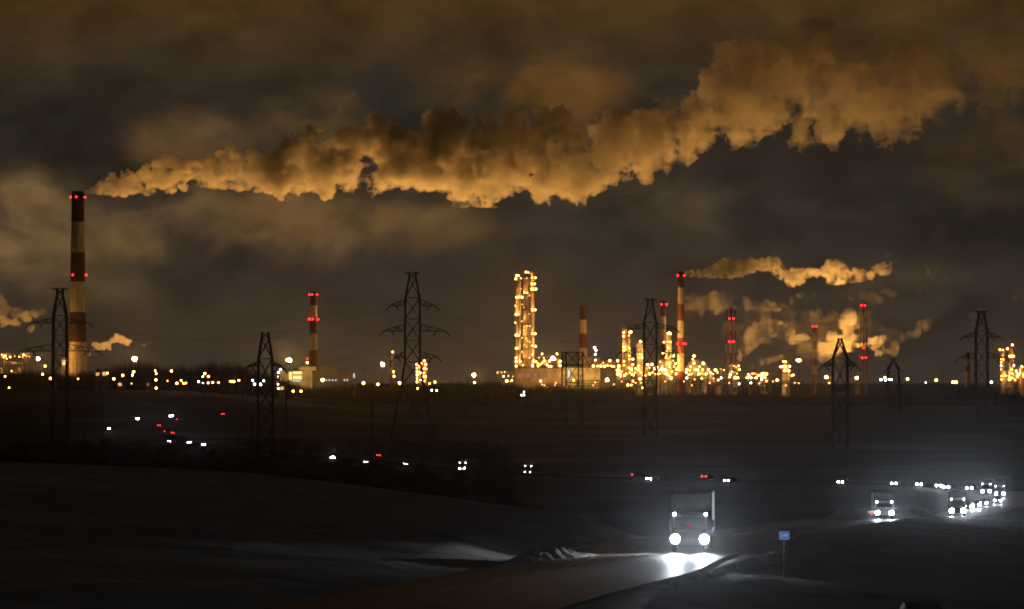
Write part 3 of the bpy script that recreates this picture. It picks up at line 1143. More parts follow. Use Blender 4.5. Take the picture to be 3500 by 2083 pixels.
stack('short red and white chimney beside the third pylon and a floodlight', 1337.5, 3250, 1205, 9, 1290, 10,
      [(1217, RED), (1232, CREAM), (1258, RED), (1280, CREAM), (1400, RED)], [])
stack('stubby striped chimney behind the arms of the rightmost pylon', 3307, 3500, 1205, 13, 1290, 19,
      [(1227, DKRED), (1250, CREAM), (1271, RED), (1400, CREAM)], [])


def lattice_stack(label, xc, D, ytop, half, pipe, bands, rings, ylow):
    B = base_at(xc, D)
    s = D / F
    h = zy(ytop, D) - B.z
    root = empty('lattice_stack', B, label, 'chimney', 'lattice framed stacks of the refinery')
    seq = [ytop] + [q[0] for q in bands]
    bl = [(zy(seq[i], D) - B.z, bands[i][1]) for i in range(len(bands))][::-1]
    bm = banded('lattice stack bands', bl, h)
    b = MB()
    b.lathe([(pipe * s * 1.1, 0), (pipe * s, h - 1), (pipe * s * 0.9, h)], 16)
    b.build('flue', bm, root, smooth=True)
    f = MB()
    w0, w1 = half[1] * s, half[0] * s
    nseg = max(6, int(h / (w1 * 2.2)))
    cs = lambda z: (w0 + (w1 - w0) * z / h)
    for i in range(nseg):
        za, zb = h * 0.985 * i / nseg, h * 0.985 * (i + 1) / nseg
        a, c = cs(za), cs(zb)
        Q = [(-1, -1), (1, -1), (1, 1), (-1, 1)]
        for j in range(4):
            p, q = Q[j], Q[(j + 1) % 4]
            f.bar((p[0] * a, p[1] * a, za), (p[0] * c, p[1] * c, zb), 0.26)
            f.bar((p[0] * a, p[1] * a, za), (q[0] * c, q[1] * c, zb), 0.12)
            f.bar((q[0] * a, q[1] * a, za), (p[0] * c, p[1] * c, zb), 0.12)
            f.bar((p[0] * c, p[1] * c, zb), (q[0] * c, q[1] * c, zb), 0.16)
    f.build('lattice_frame', bm, root)
    for y, lx in rings:
        z = zy(y, D) - B.z
        ro = cs(z) + 0.6
        p = MB()
        p.box(-ro, ro, -ro, ro, z - 1.5, z - 1.2)
        for q in (-1, 1):
            p.bar((-ro, q * ro, z), (ro, q * ro, z), 0.08)
            p.bar((q * ro, -ro, z), (q * ro, ro, z), 0.08)
        p.build('platform', M['darksteel'], root)
        for x in lx:
            link_mesh('warning_lamp', lamp_mesh('red_lamp'), root, ((x - xc) * s, -ro - 0.4, z), LR['red_lamp'])
    return root


lattice_stack('red and cream lattice framed stack ringed by red lamps right of the slim chimney', 2498, 3380, 1053, (14, 19), 4.5,
              [(1102, RED), (1132, CREAM), (1170, RED), (1208, CREAM), (1247, RED), (1400, CREAM)], [(1090, [2492, 2506]), (1169, [2491, 2495, 2506])], 1290)
lattice_stack('small banded lattice stack in front of the broad steam cloud', 2785, 3380, 1110, (7, 10), 3.0,
              [(1138, RED), (1168, CREAM), (1195, RED), (1224, CREAM), (1251, RED), (1281, CREAM), (1400, RED)], [(1116, [2778, 2788])], 1290)
lattice_stack('thin dark lattice mast with two pairs of red lamps above the right pylons', 2951, 3450, 1031, (10, 13), 1.6,
              [(1150, (0.05, 0.045, 0.04)), (1210, (0.03, 0.02, 0.02)), (1400, (0.12, 0.08, 0.06))], [(1045, [2943, 2955]), (1190, [2951]), (1224, [2945.5, 2958])], 1300)


def glow(root, loc, energy):
    l = bpy.data.lights.new('lamp_glow', 'POINT')
    l.energy, l.color, l.shadow_soft_size = energy, (1.0, 0.50, 0.13), 0.0
    o = bpy.data.objects.new('lamp_glow', l)
    C.objects.link(o)
    o.parent = root
    o.location = loc


def column(label, xa, xb, ytop, D, decks, lamps, matname='shell', pipes=2, seed=0, ds=None, kind='distillation_column'):
    """tall clad vessel with ring decks, riser pipes, caged ladder and lamps"""
    rg = random.Random(seed)
    xc = (xa + xb) / 2
    s = D / F
    B = base_at(xc, D)
    r = (xb - xa) / 2 * s
    h = zy(ytop, D) - B.z
    root = empty(kind, B, label, 'process column', 'lit process columns of the refinery')
    b = MB()
    b.lathe([(r * 1.12, 0), (r * 1.12, 4), (r, 6), (r, h - r * 0.9), (r * 0.85, h - r * 0.45), (r * 0.5, h - r * 0.12), (0.05, h)], 20)
    b.build('shell', M[matname], root, smooth=True)
    for i in range(pipes):
        t = rg.uniform(-2.6, -0.5) if i else -1.1
        px, py = (r + 0.7) * math.cos(t), (r + 0.7) * math.sin(t)
        q = MB()
        zt = h * rg.uniform(0.7, 0.98)
        q.bar((px, py, 1), (px, py, zt), 0.42, 8)
        q.bar((px, py, zt), (px * 0.5, py * 0.5, zt + 0.8), 0.42, 8)
        q.build('riser_pipe', M['pipe'], root)
    q = MB()
    for sx in (-0.35, 0.35):
        q.bar((sx + r * 0.3, -r - 0.5, 0), (sx + r * 0.3, -r - 0.5, h), 0.09)
    for i in range(int(h / 3)):
        q.lathe([(0.55, i * 3.0 + 2), (0.55, i * 3.0 + 2.25)], 8, r * 0.3, -r - 0.8, caps=False)
    q.build('ladder', M['steel'], root)
    for y in decks:
        z = zy(y, D) - B.z
        p = MB()
        ro = r + 1.9
        p.lathe([(r, z - 0.25), (ro, z - 0.25), (ro, z), (r, z)], 18, caps=False)
        for i in range(12):
            t, t2 = 2 * math.pi * i / 12, 2 * math.pi * (i + 1) / 12
            p.bar((ro * math.cos(t), ro * math.sin(t), z), (ro * math.cos(t), ro * math.sin(t), z + 1.2), 0.06)
            for hz in (0.6, 1.2):
                p.bar((ro * math.cos(t), ro * math.sin(t), z + hz), (ro * math.cos(t2), ro * math.sin(t2), z + hz), 0.06)
        p.build('deck', M['deck'], root)
    for n_, L in enumerate(lamps):
        x, y = L[0], L[1]
        kd = L[2] if len(L) > 2 else 'amber'
        dx = (x - xc) * s
        rr = r + 2.1
        yo = -(r + 2.6)
        if n_ % 2 == 0 and kd != 'white_lamp':
            glow(root, (dx * 0.8, yo - 1.5, zy(y, D) - B.z + 1.6), 3500)
        link_mesh('lamp', lamp_mesh(kd), root, (dx, yo, zy(y, D) - B.z), LR[kd] * rg.uniform(0.6, 0.9))
    return root


def Z(k, *pts):
    return [(*zz(k, p[0], p[1]), *p[2:]) for p in pts]


def ys(k, *v):
    return [zz(k, 0, y)[1] for y in v]


Sm = 'amber_s'
a, _ = zz(3, 1372, 0); b_, _ = zz(3, 1424, 0)
column('left of the three tallest lamp lit columns, with lamps down its outer edge', a, b_, 957, 3290, ys(3, 180, 368, 540, 750, 885),
       Z(3, (1383, 128), (1375, 160), (1404, 128, Sm), (1425, 155, Sm), (1380, 347), (1388, 350), (1412, 347, Sm), (1438, 347), (1370, 433, Sm), (1376, 521), (1390, 521),
         (1370, 606, Sm), (1378, 731), (1390, 731), (1405, 735, Sm), (1376, 866), (1390, 866), (1378, 962), (1378, 1000), (1378, 1045), (1425, 1000, Sm)), 'rust', 3, 1)
a, _ = zz(3, 1455, 0); b_, _ = zz(3, 1508, 0)
column('middle of the three tallest lamp lit columns, thick with pipes', a, b_, 951, 3300, ys(3, 165, 310, 480, 630, 760, 880, 980),
       Z(3, (1478, 92), (1503, 97, Sm), (1460, 300, Sm), (1490, 303, Sm), (1485, 155, 'amber_dim'), (1455, 450, 'amber_dim'), (1458, 560, 'amber_dim'), (1487, 640, 'amber_dim'), (1455, 680, 'amber_dim'),
         (1480, 765, 'amber_dim'), (1456, 720, 'amber_dim'), (1490, 790, 'amber_dim'), (1460, 830, 'amber_dim'), (1480, 850, 'amber_dim'), (1456, 945, 'amber_dim'), (1445, 1035, Sm)), 'rust', 4, 2)
a, _ = zz(3, 1528, 0); b_, _ = zz(3, 1564, 0)
column('right of the three tallest lamp lit columns, rising highest', a, b_, 926, 3285, ys(3, 170, 230, 285, 490, 735, 862),
       Z(3, (1537, 150, Sm), (1575, 150), (1535, 205, Sm), (1535, 218, Sm), (1567, 212), (1535, 260, Sm), (1537, 272, Sm), (1578, 265), (1556, 268, Sm), (1538, 470, Sm), (1542, 485, Sm), (1571, 475),
         (1542, 718, Sm), (1572, 718), (1543, 840, Sm), (1574, 845), (1540, 930, Sm), (1555, 993), (1543, 1043)), 'rust', 3, 3)

# columns of the brightest block
column('dark stepped column with a few lamps left of the pylon in the brightest block', *[zz(4, v, 0)[0] for v in (528, 572)], zz(4, 0, 640)[1], 3300, ys(4, 660, 720, 760, 870, 910, 1010),
       Z(4, (537, 705), (600, 703), (612, 700), (537, 743), (540, 853), (540, 888), (560, 880, Sm), (541, 998), (541, 1035), (590, 735, Sm)), 'rust', 3, 4)
column('broad cream column with a crowning lamp just left of the pylon in the brightest block', *[zz(4, v, 0)[0] for v in (672, 740)], zz(4, 0, 800)[1], 3290, ys(4, 812, 975),
       Z(4, (705, 795), (712, 800), (720, 962), (697, 963, Sm), (737, 960, Sm), (690, 1040, Sm)), 'shell', 3, 5)
column('stepped cream column with a bright double lamp on top beside the slim chimney', *[zz(4, v, 0)[0] for v in (965, 1022)], zz(4, 0, 705)[1], 3290, ys(4, 725, 815, 925, 990),
       Z(4, (988, 712), (1000, 708), (1010, 716), (985, 800, Sm), (1012, 800, Sm), (945, 802), (935, 912), (1043, 942), (965, 960, Sm), (1063, 1020), (990, 870, Sm)), 'shell', 3, 6)
column('slender pipe laden column between the broad column and the dark stepped one', *[zz(4, v, 0)[0] for v in (588, 604)], zz(4, 0, 760)[1], 3295, ys(4, 820, 960),
       Z(4, (597, 870, Sm), (597, 975, Sm), (597, 940, Sm)), 'pipe', 2, 7)
column('squat lamp crowned column alone right of the small white lit yard', *[zz(5, v, 0)[0] for v in (660, 735)], zz(5, 0, 1010)[1], 3350, ys(5, 1012, 1062, 1105),
       Z(5, (672, 998), (695, 1000, Sm), (640, 1052), (660, 1050), (692, 1047), (735, 1048), (728, 1092), (718, 1095, Sm), (682, 1092, Sm), (755, 1140), (770, 1135)), 'shell', 3, 8)
column('short column ringed by lamps behind the foot of the third pylon', *[zz(3, v, 0)[0] for v in (385, 410)], zz(3, 0, 1020)[1], 3250, ys(3, 1040, 1075, 1110, 1145, 1180),
       Z(3, (372, 1030), (372, 1065), (375, 1100), (374, 1135), (374, 1170), (373, 1205), (407, 1113, 'white_lamp'), (407, 1187, 'white_lamp'), (395, 1050, Sm)), 'rust', 2, 9)
column('second short column behind the foot of the third pylon, brighter on top', *[zz(3, v, 0)[0] for v in (430, 470)], zz(3, 0, 1000)[1], 3255, ys(3, 1012, 1085, 1165),
       Z(3, (447, 992), (462, 1028), (418, 1018, Sm), (448, 1070), (470, 1075, Sm), (440, 1153), (460, 1153), (440, 1115, Sm), (445, 1200, Sm)), 'rust', 2, 10)
column('lamp topped column at the right edge, left of its neighbours', *[zz(6, v, 0)[0] for v in (1545, 1580)], zz(6, 0, 885)[1], 3300, ys(6, 895, 985, 1090, 1155),
       Z(6, (1530, 878), (1560, 882, Sm), (1607, 870), (1543, 975, Sm), (1565, 978, Sm), (1543, 1008, Sm), (1543, 1043, 'white_lamp'), (1543, 1078, Sm), (1545, 1145, Sm), (1565, 1145, Sm), (1545, 1180, Sm)), 'rust', 2, 11)
column('tallest column at the right edge, with one high lamp and a bright deck', *[zz(6, v, 0)[0] for v in (1625, 1675)], zz(6, 0, 848)[1], 3310, ys(6, 965, 1060, 1130),
       Z(6, (1655, 830), (1628, 945), (1640, 948), (1668, 945), (1648, 1078), (1672, 1040, 'white_lamp'), (1695, 1095), (1630, 1115), (1625, 1150), (1677, 1145)), 'rust', 3, 12)
column('short column cut by the right border of the view', *[zz(6, v, 0)[0] for v in (1735, 1775)], zz(6, 0, 1040)[1], 3290, ys(6, 1065, 1140),
       Z(6, (1753, 1050), (1735, 1080, Sm), (1722, 1133), (1775, 1130), (1775, 1150), (1707, 1153)), 'rust', 2, 13)


def process_frame(label, xa, xb, ytop, D, lev, bays, lamps, seed, vessels=3, deep=14.0, name='process_frame', cat='process frame', ptype=True):
    """open steel storeys with decks, vessels, pipe runs and lamps"""
    rg = random.Random(seed)
    xc = (xa + xb) / 2
    s = D / F
    B = base_at(xc, D)
    w = (xb - xa) * s
    h = zy(ytop, D) - B.z
    root = empty(name, B, label, cat, 'open steel process frames of the refinery')
    f = MB()
    ztops = [h * (i + 1) / lev for i in range(lev)]
    xs = [-w / 2 + w * i / bays for i in range(bays + 1)]
    for x in xs:
        for y in (0, deep):
            top = h if rg.random() < 0.7 else h * (lev - 1) / lev
            f.bar((x, y, 0), (x, y, top), 0.26)
    for z in ztops:
        for y in (0, deep):
            f.bar((-w / 2, y, z), (w / 2, y, z), 0.24)
        for x in xs:
            f.bar((x, 0, z), (x, deep, z), 0.18)
    for i in range(bays):
        if rg.random() < 0.6:
            k = rg.randrange(lev)
            z0 = ztops[k] - h / lev
            f.bar((xs[i], 0, z0), (xs[i + 1], 0, ztops[k]), 0.14)
    f.build('frame', M['deck'], root)
    for z in ztops:
        d = MB()
        d.box(-w / 2, w / 2, 0.3, deep - 0.3, z + 0.26, z + 0.36)
        d.bar((-w / 2, -0.1, z + 1.4), (w / 2, -0.1, z + 1.4), 0.07)
        n = max(2, int(w / 3))
        for i in range(n + 1):
            d.bar((-w / 2 + w * i / n, -0.1, z + 0.3), (-w / 2 + w * i / n, -0.1, z + 1.4), 0.06)
        d.build('deck', M['deck'], root)
    for i in range(vessels):
        k = rg.randrange(lev)
        z0 = (ztops[k - 1] + 0.4) if k else 0.0
        vx = rg.uniform(-w / 2 + 2, w / 2 - 2)
        vr = rg.uniform(1.0, min(2.4, h / lev * 0.45))
        v = MB()
        if rg.random() < 0.5:
            vh = h / lev * rg.uniform(0.6, 0.95)
            v.lathe([(vr * 0.9, z0), (vr, z0 + 0.6), (vr, z0 + vh - 0.8), (vr * 0.6, z0 + vh - 0.2), (0.05, z0 + vh)], 14, vx, deep * 0.4)
        else:
            zc = z0 + vr + 0.5
            L = rg.uniform(3, 6)
            v.bar((vx - L / 2, deep * 0.35, zc), (vx + L / 2, deep * 0.35, zc), vr, 14)
            v.bar((vx - L / 2 - 0.8, deep * 0.35, zc), (vx - L / 2, deep * 0.35, zc), vr * 0.6, 14, vr)
            v.bar((vx + L / 2, deep * 0.35, zc), (vx + L / 2 + 0.8, deep * 0.35, zc), vr, 14, vr * 0.6)
            v.box(vx - L / 3 - 0.2, vx - L / 3 + 0.2, deep * 0.35 - 0.5, deep * 0.35 + 0.5, z0, zc)
            v.box(vx + L / 3 - 0.2, vx + L / 3 + 0.2, deep * 0.35 - 0.5, deep * 0.35 + 0.5, z0, zc)
        v.build('vessel', M['shell'], root, smooth=False)
    for i in range(max(4, int(w / 3.5))):
        q = MB()
        x = rg.uniform(-w / 2, w / 2)
        y = rg.uniform(-0.6, deep * 0.3)
        z0, z1 = sorted((rg.uniform(0, h), rg.uniform(0, h * 1.03)))
        rr = rg.uniform(0.14, 0.42)
        x2 = x + rg.uniform(-6, 6)
        x2 = max(-w / 2, min(w / 2, x2))
        q.bar((x, y, z0), (x, y, z1), rr, 6)
        q.bar((x, y, z1), (x2, y, z1), rr, 6)
        q.build('pipe', M['pipe' if rg.random() < 0.6 else 'rust'], root)
    for n_, L in enumerate(lamps):
        kd = L[2] if len(L) > 2 else 'amber'
        if n_ % 3 == 0:
            glow(root, ((L[0] - xc) * s, -2.6, zy(L[1], D) - B.z + 1.5), 3000)
        link_mesh('lamp', lamp_mesh(kd), root, ((L[0] - xc) * s, -0.9, zy(L[1], D) - B.z), LR[kd] * rg.uniform(0.6, 1.1))
    return root


def pf4(label, xa, xb, yt, lev, bays, lamps, seed, D=3285, vs=3, k=4, deep=14.0, **kw):
    return process_frame(label, zz(k, xa, 0)[0], zz(k, xb, 0)[0], zz(k, 0, yt)[1], D, lev, bays, Z(k, *lamps), seed, vs, deep, **kw)


pf4('three storey process frame right of the white hall, with rows of lamps', 465, 665, 1020, 4, 5,
    [(490, 1045), (478, 990), (485, 1088), (470, 1088, Sm), (476, 1125), (500, 1125), (632, 975), (630, 1030), (660, 1070), (613, 1073), (625, 1090, Sm), (545, 1142), (565, 1125, Sm),
     (626, 1128), (638, 1138, Sm), (592, 1060, Sm), (520, 1100, Sm), (600, 1110, Sm), (655, 1110, Sm), (510, 1150, Sm)], 21, vs=6)
pf4('process frame packed with lamps behind the pylon foot in the brightest block', 672, 915, 1035, 3, 6,
    [(782, 1030), (826, 1028), (872, 1020, Sm), (877, 1055), (848, 1065, 'white_lamp'), (853, 1080), (800, 1123), (880, 1123), (864, 1128, Sm), (690, 1085, Sm), (715, 1110, Sm), (745, 1080, Sm),
     (770, 1095, Sm), (835, 1110, Sm), (900, 1090, Sm), (760, 1140, Sm), (800, 1060, Sm)], 22, vs=7)
pf4('tall process frame between the stepped cream column and the slim chimney', 915, 1085, 985, 5, 4,
    [(945, 1083), (962, 1085), (1080, 1075), (1073, 1082, Sm), (963, 1123), (978, 1125), (1070, 1123), (910, 1000, Sm), (930, 1045, Sm), (1000, 1050, Sm), (1030, 1100, Sm), (1000, 1140, Sm),
     (1050, 1050, Sm), (905, 1120, Sm), (985, 1010, 'amber_dim'), (1040, 990, 'amber_dim')], 23, vs=6)
pf4('long two storey process frame right of the slim chimney', 1165, 1390, 1040, 3, 6,
    [(1180, 1080), (1172, 1108), (1252, 1018), (1348, 1018), (1340, 1010, Sm), (1266, 1082), (1288, 1082), (1298, 1125), (1310, 1120, Sm), (1378, 1122), (1370, 1130, Sm), (1210, 1090, Sm), (1230, 1125, Sm),
     (1340, 1080, Sm), (1220, 1050, Sm), (1310, 1050, Sm), (1200, 1130, Sm)], 24, vs=7)
pf4('low process frame trailing off to the lattice stack', 1392, 1560, 1085, 2, 5,
    [(1400, 1080), (1470, 1083), (1420, 1110, Sm), (1445, 1125, Sm), (1490, 1110, Sm), (1525, 1075, 'amber_dim'), (1555, 1085, 'amber_dim')], 25, vs=5)
pf4('lamp lit process frame round the foot of the lattice framed stack', 1590, 1720, 1035, 3, 3,
    [(1705, 1043), (1712, 1080), (1622, 1130, 'white_lamp'), (1650, 1045, 'amber_dim'), (1665, 1045, 'amber_dim'), (1680, 1060, 'amber_dim'), (1615, 1155, Sm), (1670, 1162), (1695, 1162), (1640, 1100, 'amber_dim'),
     (1690, 1120, 'amber_dim')], 26, vs=4)
pf4('low white and amber lit loading yard frame left of the squat column', 280, 520, 1125, 2, 6,
    [(318, 1128, Sm), (312, 1162), (345, 1162, 'white_lamp'), (400, 1162), (385, 1165, Sm), (440, 1135), (458, 1122), (468, 1130), (505, 1125), (455, 1160), (455, 1180, 'white_lamp'), (490, 1160), (420, 1140, Sm),
     (360, 1120, Sm), (380, 1118, Sm), (475, 1112, Sm), (300, 1165, Sm), (330, 1140, Sm)], 27, 3300, 5, 5)
pf4('process frame crowded with lamps at the right edge under the columns', 1590, 1790, 1075, 3, 4,
    [(1625, 1182, Sm), (1640, 1182, Sm), (1690, 1185, Sm), (1660, 1120, Sm), (1710, 1120, Sm), (1755, 1180, Sm), (1600, 1140, Sm), (1740, 1110, Sm), (1655, 1165, Sm), (1765, 1165, Sm)], 28, 3290, 5, 6)
pf4('process frame of lamps behind the tan hall at the foot of the tallest columns', 1540, 1840, 940, 4, 7,
    [(1665, 993), (1642, 922), (1793, 922), (1718, 993), (1700, 1040), (1710, 1048, Sm), (1825, 998), (1823, 1040), (1690, 1030, Sm), (1732, 1048, Sm), (1600, 1020, Sm), (1620, 1030, Sm), (1640, 1015, Sm), (1580, 1000, Sm), (1610, 960, 'amber_dim'),
     (1660, 960, 'amber_dim'), (1760, 950, 'amber_dim'), (1600, 1045, Sm)], 29, 3330, 6, 3)
pf4('tall narrow pipe filled lattice standing between the three tallest columns', 1400, 1545, 175, 14, 3,
    [(1430, 260, 'amber_dim'), (1515, 330, 'amber_dim'), (1440, 420, 'amber_dim'), (1510, 520, Sm), (1435, 590, 'amber_dim'), (1518, 640, 'amber_dim'), (1438, 760, Sm), (1515, 800, 'amber_dim'), (1440, 900, 'amber_dim'), (1512, 960, Sm)], 35, 3314, 10, 3, 8.0)
pf4('lamp lit pipework frame far left by the soft amber steam', -60, 330, 925, 3, 8,
    [(53, 945), (105, 953), (198, 950, Sm), (240, 932), (20, 930, Sm), (150, 945, 'amber_dim'), (270, 945, 'amber_dim'), (300, 950, 'amber_dim'), (70, 970, Sm), (40, 955, Sm), (230, 955, 'amber_dim')], 30, 3350, 6, 1)
pf4('low dark frame of small lamps left of the tan hall', 1180, 1370, 1105, 3, 5,
    [(1283, 1197), (1335, 1190), (1250, 1150, 'white_lamp'), (1190, 1112, 'amber_dim'), (1230, 1110, 'amber_dim'), (1262, 1105, 'amber_dim'), (1300, 1145, 'amber_dim'), (1345, 1150, 'amber_dim')], 31, 3300, 3, 3)


def pipe_rack(label, xa, xb, y0, D, lamps, seed, levels=3, gap=4.0, dark=False):
    """long trestle carrying pipes"""
    rg = random.Random(seed)
    s = D / F
    xc = (xa + xb) / 2
    B = base_at(xc, D)
    w = (xb - xa) * s
    h = zy(y0, D) - B.z
    root = empty('pipe_rack', B, label, 'pipe rack', 'pipe racks of the refinery')
    f = MB()
    n = max(2, int(w / 7))
    for i in range(n + 1):
        x = -w / 2 + w * i / n
        for y in (0, 5):
            f.bar((x, y, -6), (x, y, h), 0.24)
        for k in range(levels):
            z = h - 2.4 * k
            f.bar((x, 0, z), (x, 5, z), 0.2)
    for k in range(levels):
        f.bar((-w / 2, 0, h - 2.4 * k), (w / 2, 0, h - 2.4 * k), 0.2)
    f.build('trestle', M['darksteel' if dark else 'deck'], root)
    for k in range(levels):
        for j in range(3):
            q = MB()
            rr = rg.uniform(0.2, 0.5)
            q.bar((-w / 2 + rg.uniform(0, w * 0.2), 0.8 + j * 1.6, h - 2.4 * k + 0.3 + rr), (w / 2 - rg.uniform(0, w * 0.2), 0.8 + j * 1.6, h - 2.4 * k + 0.3 + rr), rr, 8)
            q.build('pipe', M['deck' if dark else ('pipe' if rg.random() < 0.6 else 'rust')], root)
    for L in lamps:
        kd = L[2] if len(L) > 2 else 'amber'
        link_mesh('lamp', lamp_mesh(kd), root, ((L[0] - xc) * s, -0.8, zy(L[1], D) - B.z), LR[kd])
    return root


pipe_rack('high pipe rack running from the lattice gantry towards the dark stepped column', *[zz(4, v, 0)[0] for v in (150, 520)], zz(4, 0, 1000)[1], 3330,
          Z(4, (398, 990), (412, 1048), (345, 1048), (308, 1045), (232, 1045), (275, 1045, Sm), (375, 1040, Sm), (440, 1050, Sm), (330, 1010, 'amber_dim')), 41)
pipe_rack('dark pipe rack crossing low in front of the white hall and the brightest block', *[zz(4, v, 0)[0] for v in (-10, 900)], zz(4, 0, 1200)[1], 3200,
          Z(4, (705, 1175), (633, 1197, Sm), (582, 1237), (615, 1237, Sm), (730, 1265, Sm), (715, 1215, 'amber_dim'), (520, 1200, 'amber_dim'), (440, 1230, 'amber_dim'), (230, 1240, 'amber_dim'), (660, 1215, 'amber_dim'), (250, 1210, 'amber_dim')), 42, 3, dark=True)
pipe_rack('dark low pipe rack in front of the slim chimney and the lattice framed stack', *[zz(4, v, 0)[0] for v in (910, 1800)], zz(4, 0, 1190)[1], 3205,
          Z(4, (1020, 1168), (1180, 1165, 'white_lamp'), (1332, 1170, Sm), (1527, 1165, 'white_lamp'), (1498, 1185, Sm), (1710, 1225, 'white_lamp'), (1150, 1200, 'amber_dim'), (1260, 1180, 'amber_dim'), (1450, 1170, 'amber_dim'), (1410, 1215, 'amber_dim'),
            (960, 1200, 'amber_dim'), (1230, 1240, 'amber_dim'), (1610, 1215, 'amber_dim')), 43, 3, dark=True)
pipe_rack('dark pipe rack with glints beneath the loading yard and the squat column', *[zz(5, v, 0)[0] for v in (270, 880)], zz(5, 0, 1205)[1], 3210,
          Z(5, (505, 1195, Sm), (345, 1215, 'white_lamp'), (612, 1187), (430, 1220, 'amber_dim'), (570, 1200, 'amber_dim'), (790, 1215, 'amber_dim'), (830, 1218, 'amber_dim'), (700, 1240, 'amber_dim')), 44, 2, dark=True)
pipe_rack('amber dotted pipe rack in front of the tan hall', *[zz(3, v, 0)[0] for v in (1620, 1845)], zz(3, 0, 1235)[1], 3215,
          Z(3, (1665, 1240, 'amber_dim'), (1700, 1262, 'amber_dim'), (1710, 1300, 'amber_dim'), (1640, 1232, 'amber_dim'), (1780, 1215, 'amber_dim'), (1770, 1240, 'amber_dim')), 45, 3, dark=True)


def dome_tank(label, xa, xb, ytop, ywall, D, mname='shell'):
    s = D / F
    xc = (xa + xb) / 2
    B = base_at(xc, D)
    r = (xb - xa) / 2 * s
    h, hw = zy(ytop, D) - B.z, zy(ywall, D) - B.z
    root = empty('storage_tank', B, label, 'tank', 'storage tanks of the refinery')
    MB().lathe([(r, 0), (r, hw)], 32, caps=False).build('tank_wall', M[mname], root, smooth=True)
    MB().lathe([(r * math.cos(t), hw + (h - hw) * math.sin(t)) for t in [i * math.pi / 2 / 8 for i in range(8)]] + [(0.05, h)], 32, caps=False).build('dome_roof', M[mname], root, smooth=True)
    q = MB()
    for i in range(24):
        t, t2 = 2 * math.pi * i / 24, 2 * math.pi * (i + 1) / 24
        q.bar((r * math.cos(t), r * math.sin(t), hw), (r * math.cos(t), r * math.sin(t), hw + 1.2), 0.06)
        q.bar((r * math.cos(t), r * math.sin(t), hw + 1.2), (r * math.cos(t2), r * math.sin(t2), hw + 1.2), 0.06)
    q.build('railing', M['deck'], root)
    return root


t_ = dome_tank('domed tank topped by a lamp right of the slim chimney', *[zz(4, v, 0)[0] for v in (1185, 1380)], zz(4, 0, 978)[1], zz(4, 0, 1040)[1], 3310)
for L in Z(4, (1253, 943), (1240, 975, Sm)):
    add_lamp(t_, L[0], L[1], 3305, L[2] if len(L) > 2 else 'amber')
q_ = MB()
_p = P(*zz(4, 1253, 943), 3310) - Vector(t_.location)
q_.bar((_p.x, 0, zy(zz(4, 0, 985)[1], 3310) - t_.location.z), (_p.x, 0, _p.z), 0.25)
q_.build('lamp_mast', M['deck'], t_)
dome_tank('dim domed tank behind the high pipe rack', *[zz(4, v, 0)[0] for v in (165, 300)], zz(4, 0, 935)[1], zz(4, 0, 965)[1], 3420)
dome_tank('tank standing behind the frame with the pylon foot', *[zz(4, v, 0)[0] for v in (880, 1060)], zz(4, 0, 975)[1], zz(4, 0, 1000)[1], 3330)


# ------------------------------------------------------------------ halls and sheds
def building(name, label, xa, xb, ytop, D, deep, wall, windows=(), cat='building', upper=None, ygl=None, group=None, wmat='lit_window'):
    """windows: [(xa, xb, ytop, ybottom, material)] in photo bearings and heights"""
    s = D / F
    xc = (xa + xb) / 2
    B = base_at(xc, D)
    w = (xb - xa) * s
    h = zy(ytop, D) - B.z
    root = empty(name, B, label, cat, group)
    b = MB()
    b.box(-w / 2, w / 2, 0, deep, -2, h)
    n = max(1, int(w / 6))
    for i in range(n + 1):
        x = -w / 2 + w * i / n
        b.box(x - 0.2, x + 0.2, -0.18, -0.003, -2, h - 0.3)
    b.build('wall', M[wall], root)
    r = MB()
    r.box(-w / 2 - 0.3, w / 2 + 0.3, -0.35, deep + 0.3, h + 0.003, h + 0.55)
    rg = random.Random(int(xa * 7))
    for i in range(max(1, int(w / 14))):
        x = rg.uniform(-w / 2 + 1.5, w / 2 - 1.5)
        r.box(x - 1, x + 1, deep * 0.3, deep * 0.3 + 2, h + 0.553, h + rg.uniform(1.6, 2.6))
    rf = r.build('roof', M['roof'], root)
    if upper:
        ua, ub, ut = upper
        u = MB()
        z1 = zy(ut, D) - B.z
        u.box((ua - xc) * s, (ub - xc) * s, 2.0, deep - 1, h + 0.56, z1)
        u.build('upper_storey', M[wall], root)
        u = MB()
        u.box((ua - xc) * s - 0.3, (ub - xc) * s + 0.3, 1.7, deep - 0.7, z1 + 0.003, z1 + 0.4)
        u.build('upper_roof', M['roof'], root)
    for wx in windows:
        x0, x1, y0, y1 = wx[:4]
        m = wx[4] if len(wx) > 4 else wmat
        X0_, X1_, Z0, Z1_ = (x0 - xc) * s, (x1 - xc) * s, zy(y1, D) - B.z, zy(y0, D) - B.z
        fr = MB()
        t = 0.15
        fr.box(X0_ - t, X0_, -0.3, -0.19, Z0 - t, Z1_ + t)
        fr.box(X1_, X1_ + t, -0.3, -0.19, Z0 - t, Z1_ + t)
        fr.box(X0_, X1_, -0.3, -0.19, Z0 - t, Z0)
        fr.box(X0_, X1_, -0.3, -0.19, Z1_, Z1_ + t)
        nm = max(1, int((X1_ - X0_) / 2.2))
        for i in range(1, nm):
            xm = X0_ + (X1_ - X0_) * i / nm
            fr.box(xm - 0.06, xm + 0.06, -0.3, -0.19, Z0, Z1_)
        wo = fr.build('window', M['deck'], root)
        pn = MB()
        pn.add([(X0_, -0.21, Z0), (X1_, -0.21, Z0), (X1_, -0.21, Z1_), (X0_, -0.21, Z1_)], [(0, 1, 2, 3)])
        pn.build('pane', M[m], wo)
    return root


